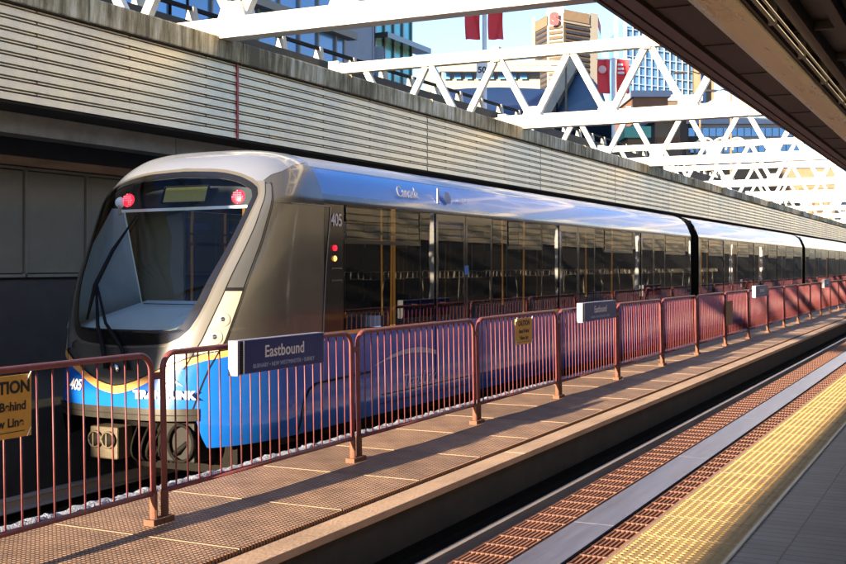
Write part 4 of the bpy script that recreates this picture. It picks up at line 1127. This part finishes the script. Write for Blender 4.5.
# speed sign
e=empty('speed_sign',*at(482,60),5,'white speed limit sign reading 50 below the red banners','sign')
b=P(*at(482,60),0); 
xr=Vector((CS,SN,0)); fn=Vector((SN,-CS,0))
m=MB(); zc=hz(70,60)
for v in ((-1,-1),(1,-1),(1,1),(-1,1)): pass
w_,h_=.25,.42
vs=[b+UP*zc+xr*sx*w_*1.15+UP*sz*h_+fn*o for o in (0,-.04) for sx,sz in ((-1,-1),(1,-1),(1,1),(-1,1))]
m.add(vs,[(0,1,2,3),(7,6,5,4),(0,4,5,1),(1,5,6,2),(2,6,7,3),(3,7,4,0)]); m.build('plate','whitep',e)
text('50',.46,b+UP*zc+fn*.02,xr,UP,'lettering','ink',e,bold=.012)
MB().tube([Vector((b.x,b.y,5))-fn*.08,Vector((b.x,b.y,zc+.4))-fn*.08],.05,8).build('post','concrete',e,True)
# street lamps
def lamp(px,fwd,y,side,label):
    e=empty('street_lamp',*at(px,fwd),5,label,'street lamp','street lamps by the glass tower')
    b=P(*at(px,fwd),5); top=Vector((b.x,b.y,hz(y,fwd))); MB().tube([b,top],[.12,.07],8).build('pole','tan',e,True)
    end=top+Vector((CS,SN,0))*side+UP*.1; MB().tube([top,(top+end)/2+UP*.15,end],.05,6).build('arm','bwin',e,True)
    MB().bar(end,end+Vector((CS,SN,0))*(.9 if side>0 else -.9),.35,.16).build('lamp_head','bwin',e)
lamp(700,90,74,-1.2,'street lamp with its head pointing left, beside the glass tower')
lamp(731,90,92,-1.2,'lower street lamp peeking out beside the canopy edge')
lamp(566,80,52,-1.4,'street lamp in front of the angular blue pavilion')
# bare street clutter: a few parked vans read as dark shapes beyond the railing are out of sight

# ================================================================== LIGHT, CAMERA
EL=math.radians(11.0)
dirv=Vector((.43,5.14,-1.0)).normalized()
sun=bpy.data.lights.new('sun','SUN'); sun.energy=5; sun.angle=math.radians(.5); sun.color=(1,.80,.56)
so=bpy.data.objects.new('sun',sun); C.objects.link(so); so.rotation_euler=dirv.to_track_quat('-Z','Y').to_euler(); so.location=(0,-20,30)
wd=bpy.data.worlds.new('World'); scn.world=wd; wd.use_nodes=True; nt=wd.node_tree
bg=nt.nodes['Background']; sk=nt.nodes.new('ShaderNodeTexSky'); sk.sky_type='NISHITA'; sk.sun_disc=False
sk.sun_elevation=EL; az=math.atan2(-dirv.x,-dirv.y); sk.sun_rotation=az; sk.air_density=1.0; sk.dust_density=.1; sk.ozone_density=2.2
tn=nt.nodes.new('ShaderNodeVectorMath'); tn.operation='MULTIPLY'; tn.inputs[1].default_value=(.93,.93,1.14); nt.links.new(sk.outputs[0],tn.inputs[0]); nt.links.new(tn.outputs[0],bg.inputs[0]); bg.inputs[1].default_value=.08
cam=bpy.data.cameras.new('camera'); co=bpy.data.objects.new('camera',cam); C.objects.link(co)
co.location=(0,0,EYE); co.rotation_euler=(math.radians(90),0,TH)
cam.sensor_width=36; cam.lens=36*FPX/846; cam.shift_y=-17/846; cam.clip_end=6000; cam.clip_start=.05
scn.camera=co
scn.render.engine='CYCLES'
scn.view_settings.view_transform='Standard'; scn.view_settings.look='None'; scn.view_settings.gamma=1; scn.view_settings.exposure=2.2
scn.cycles.max_bounces=8
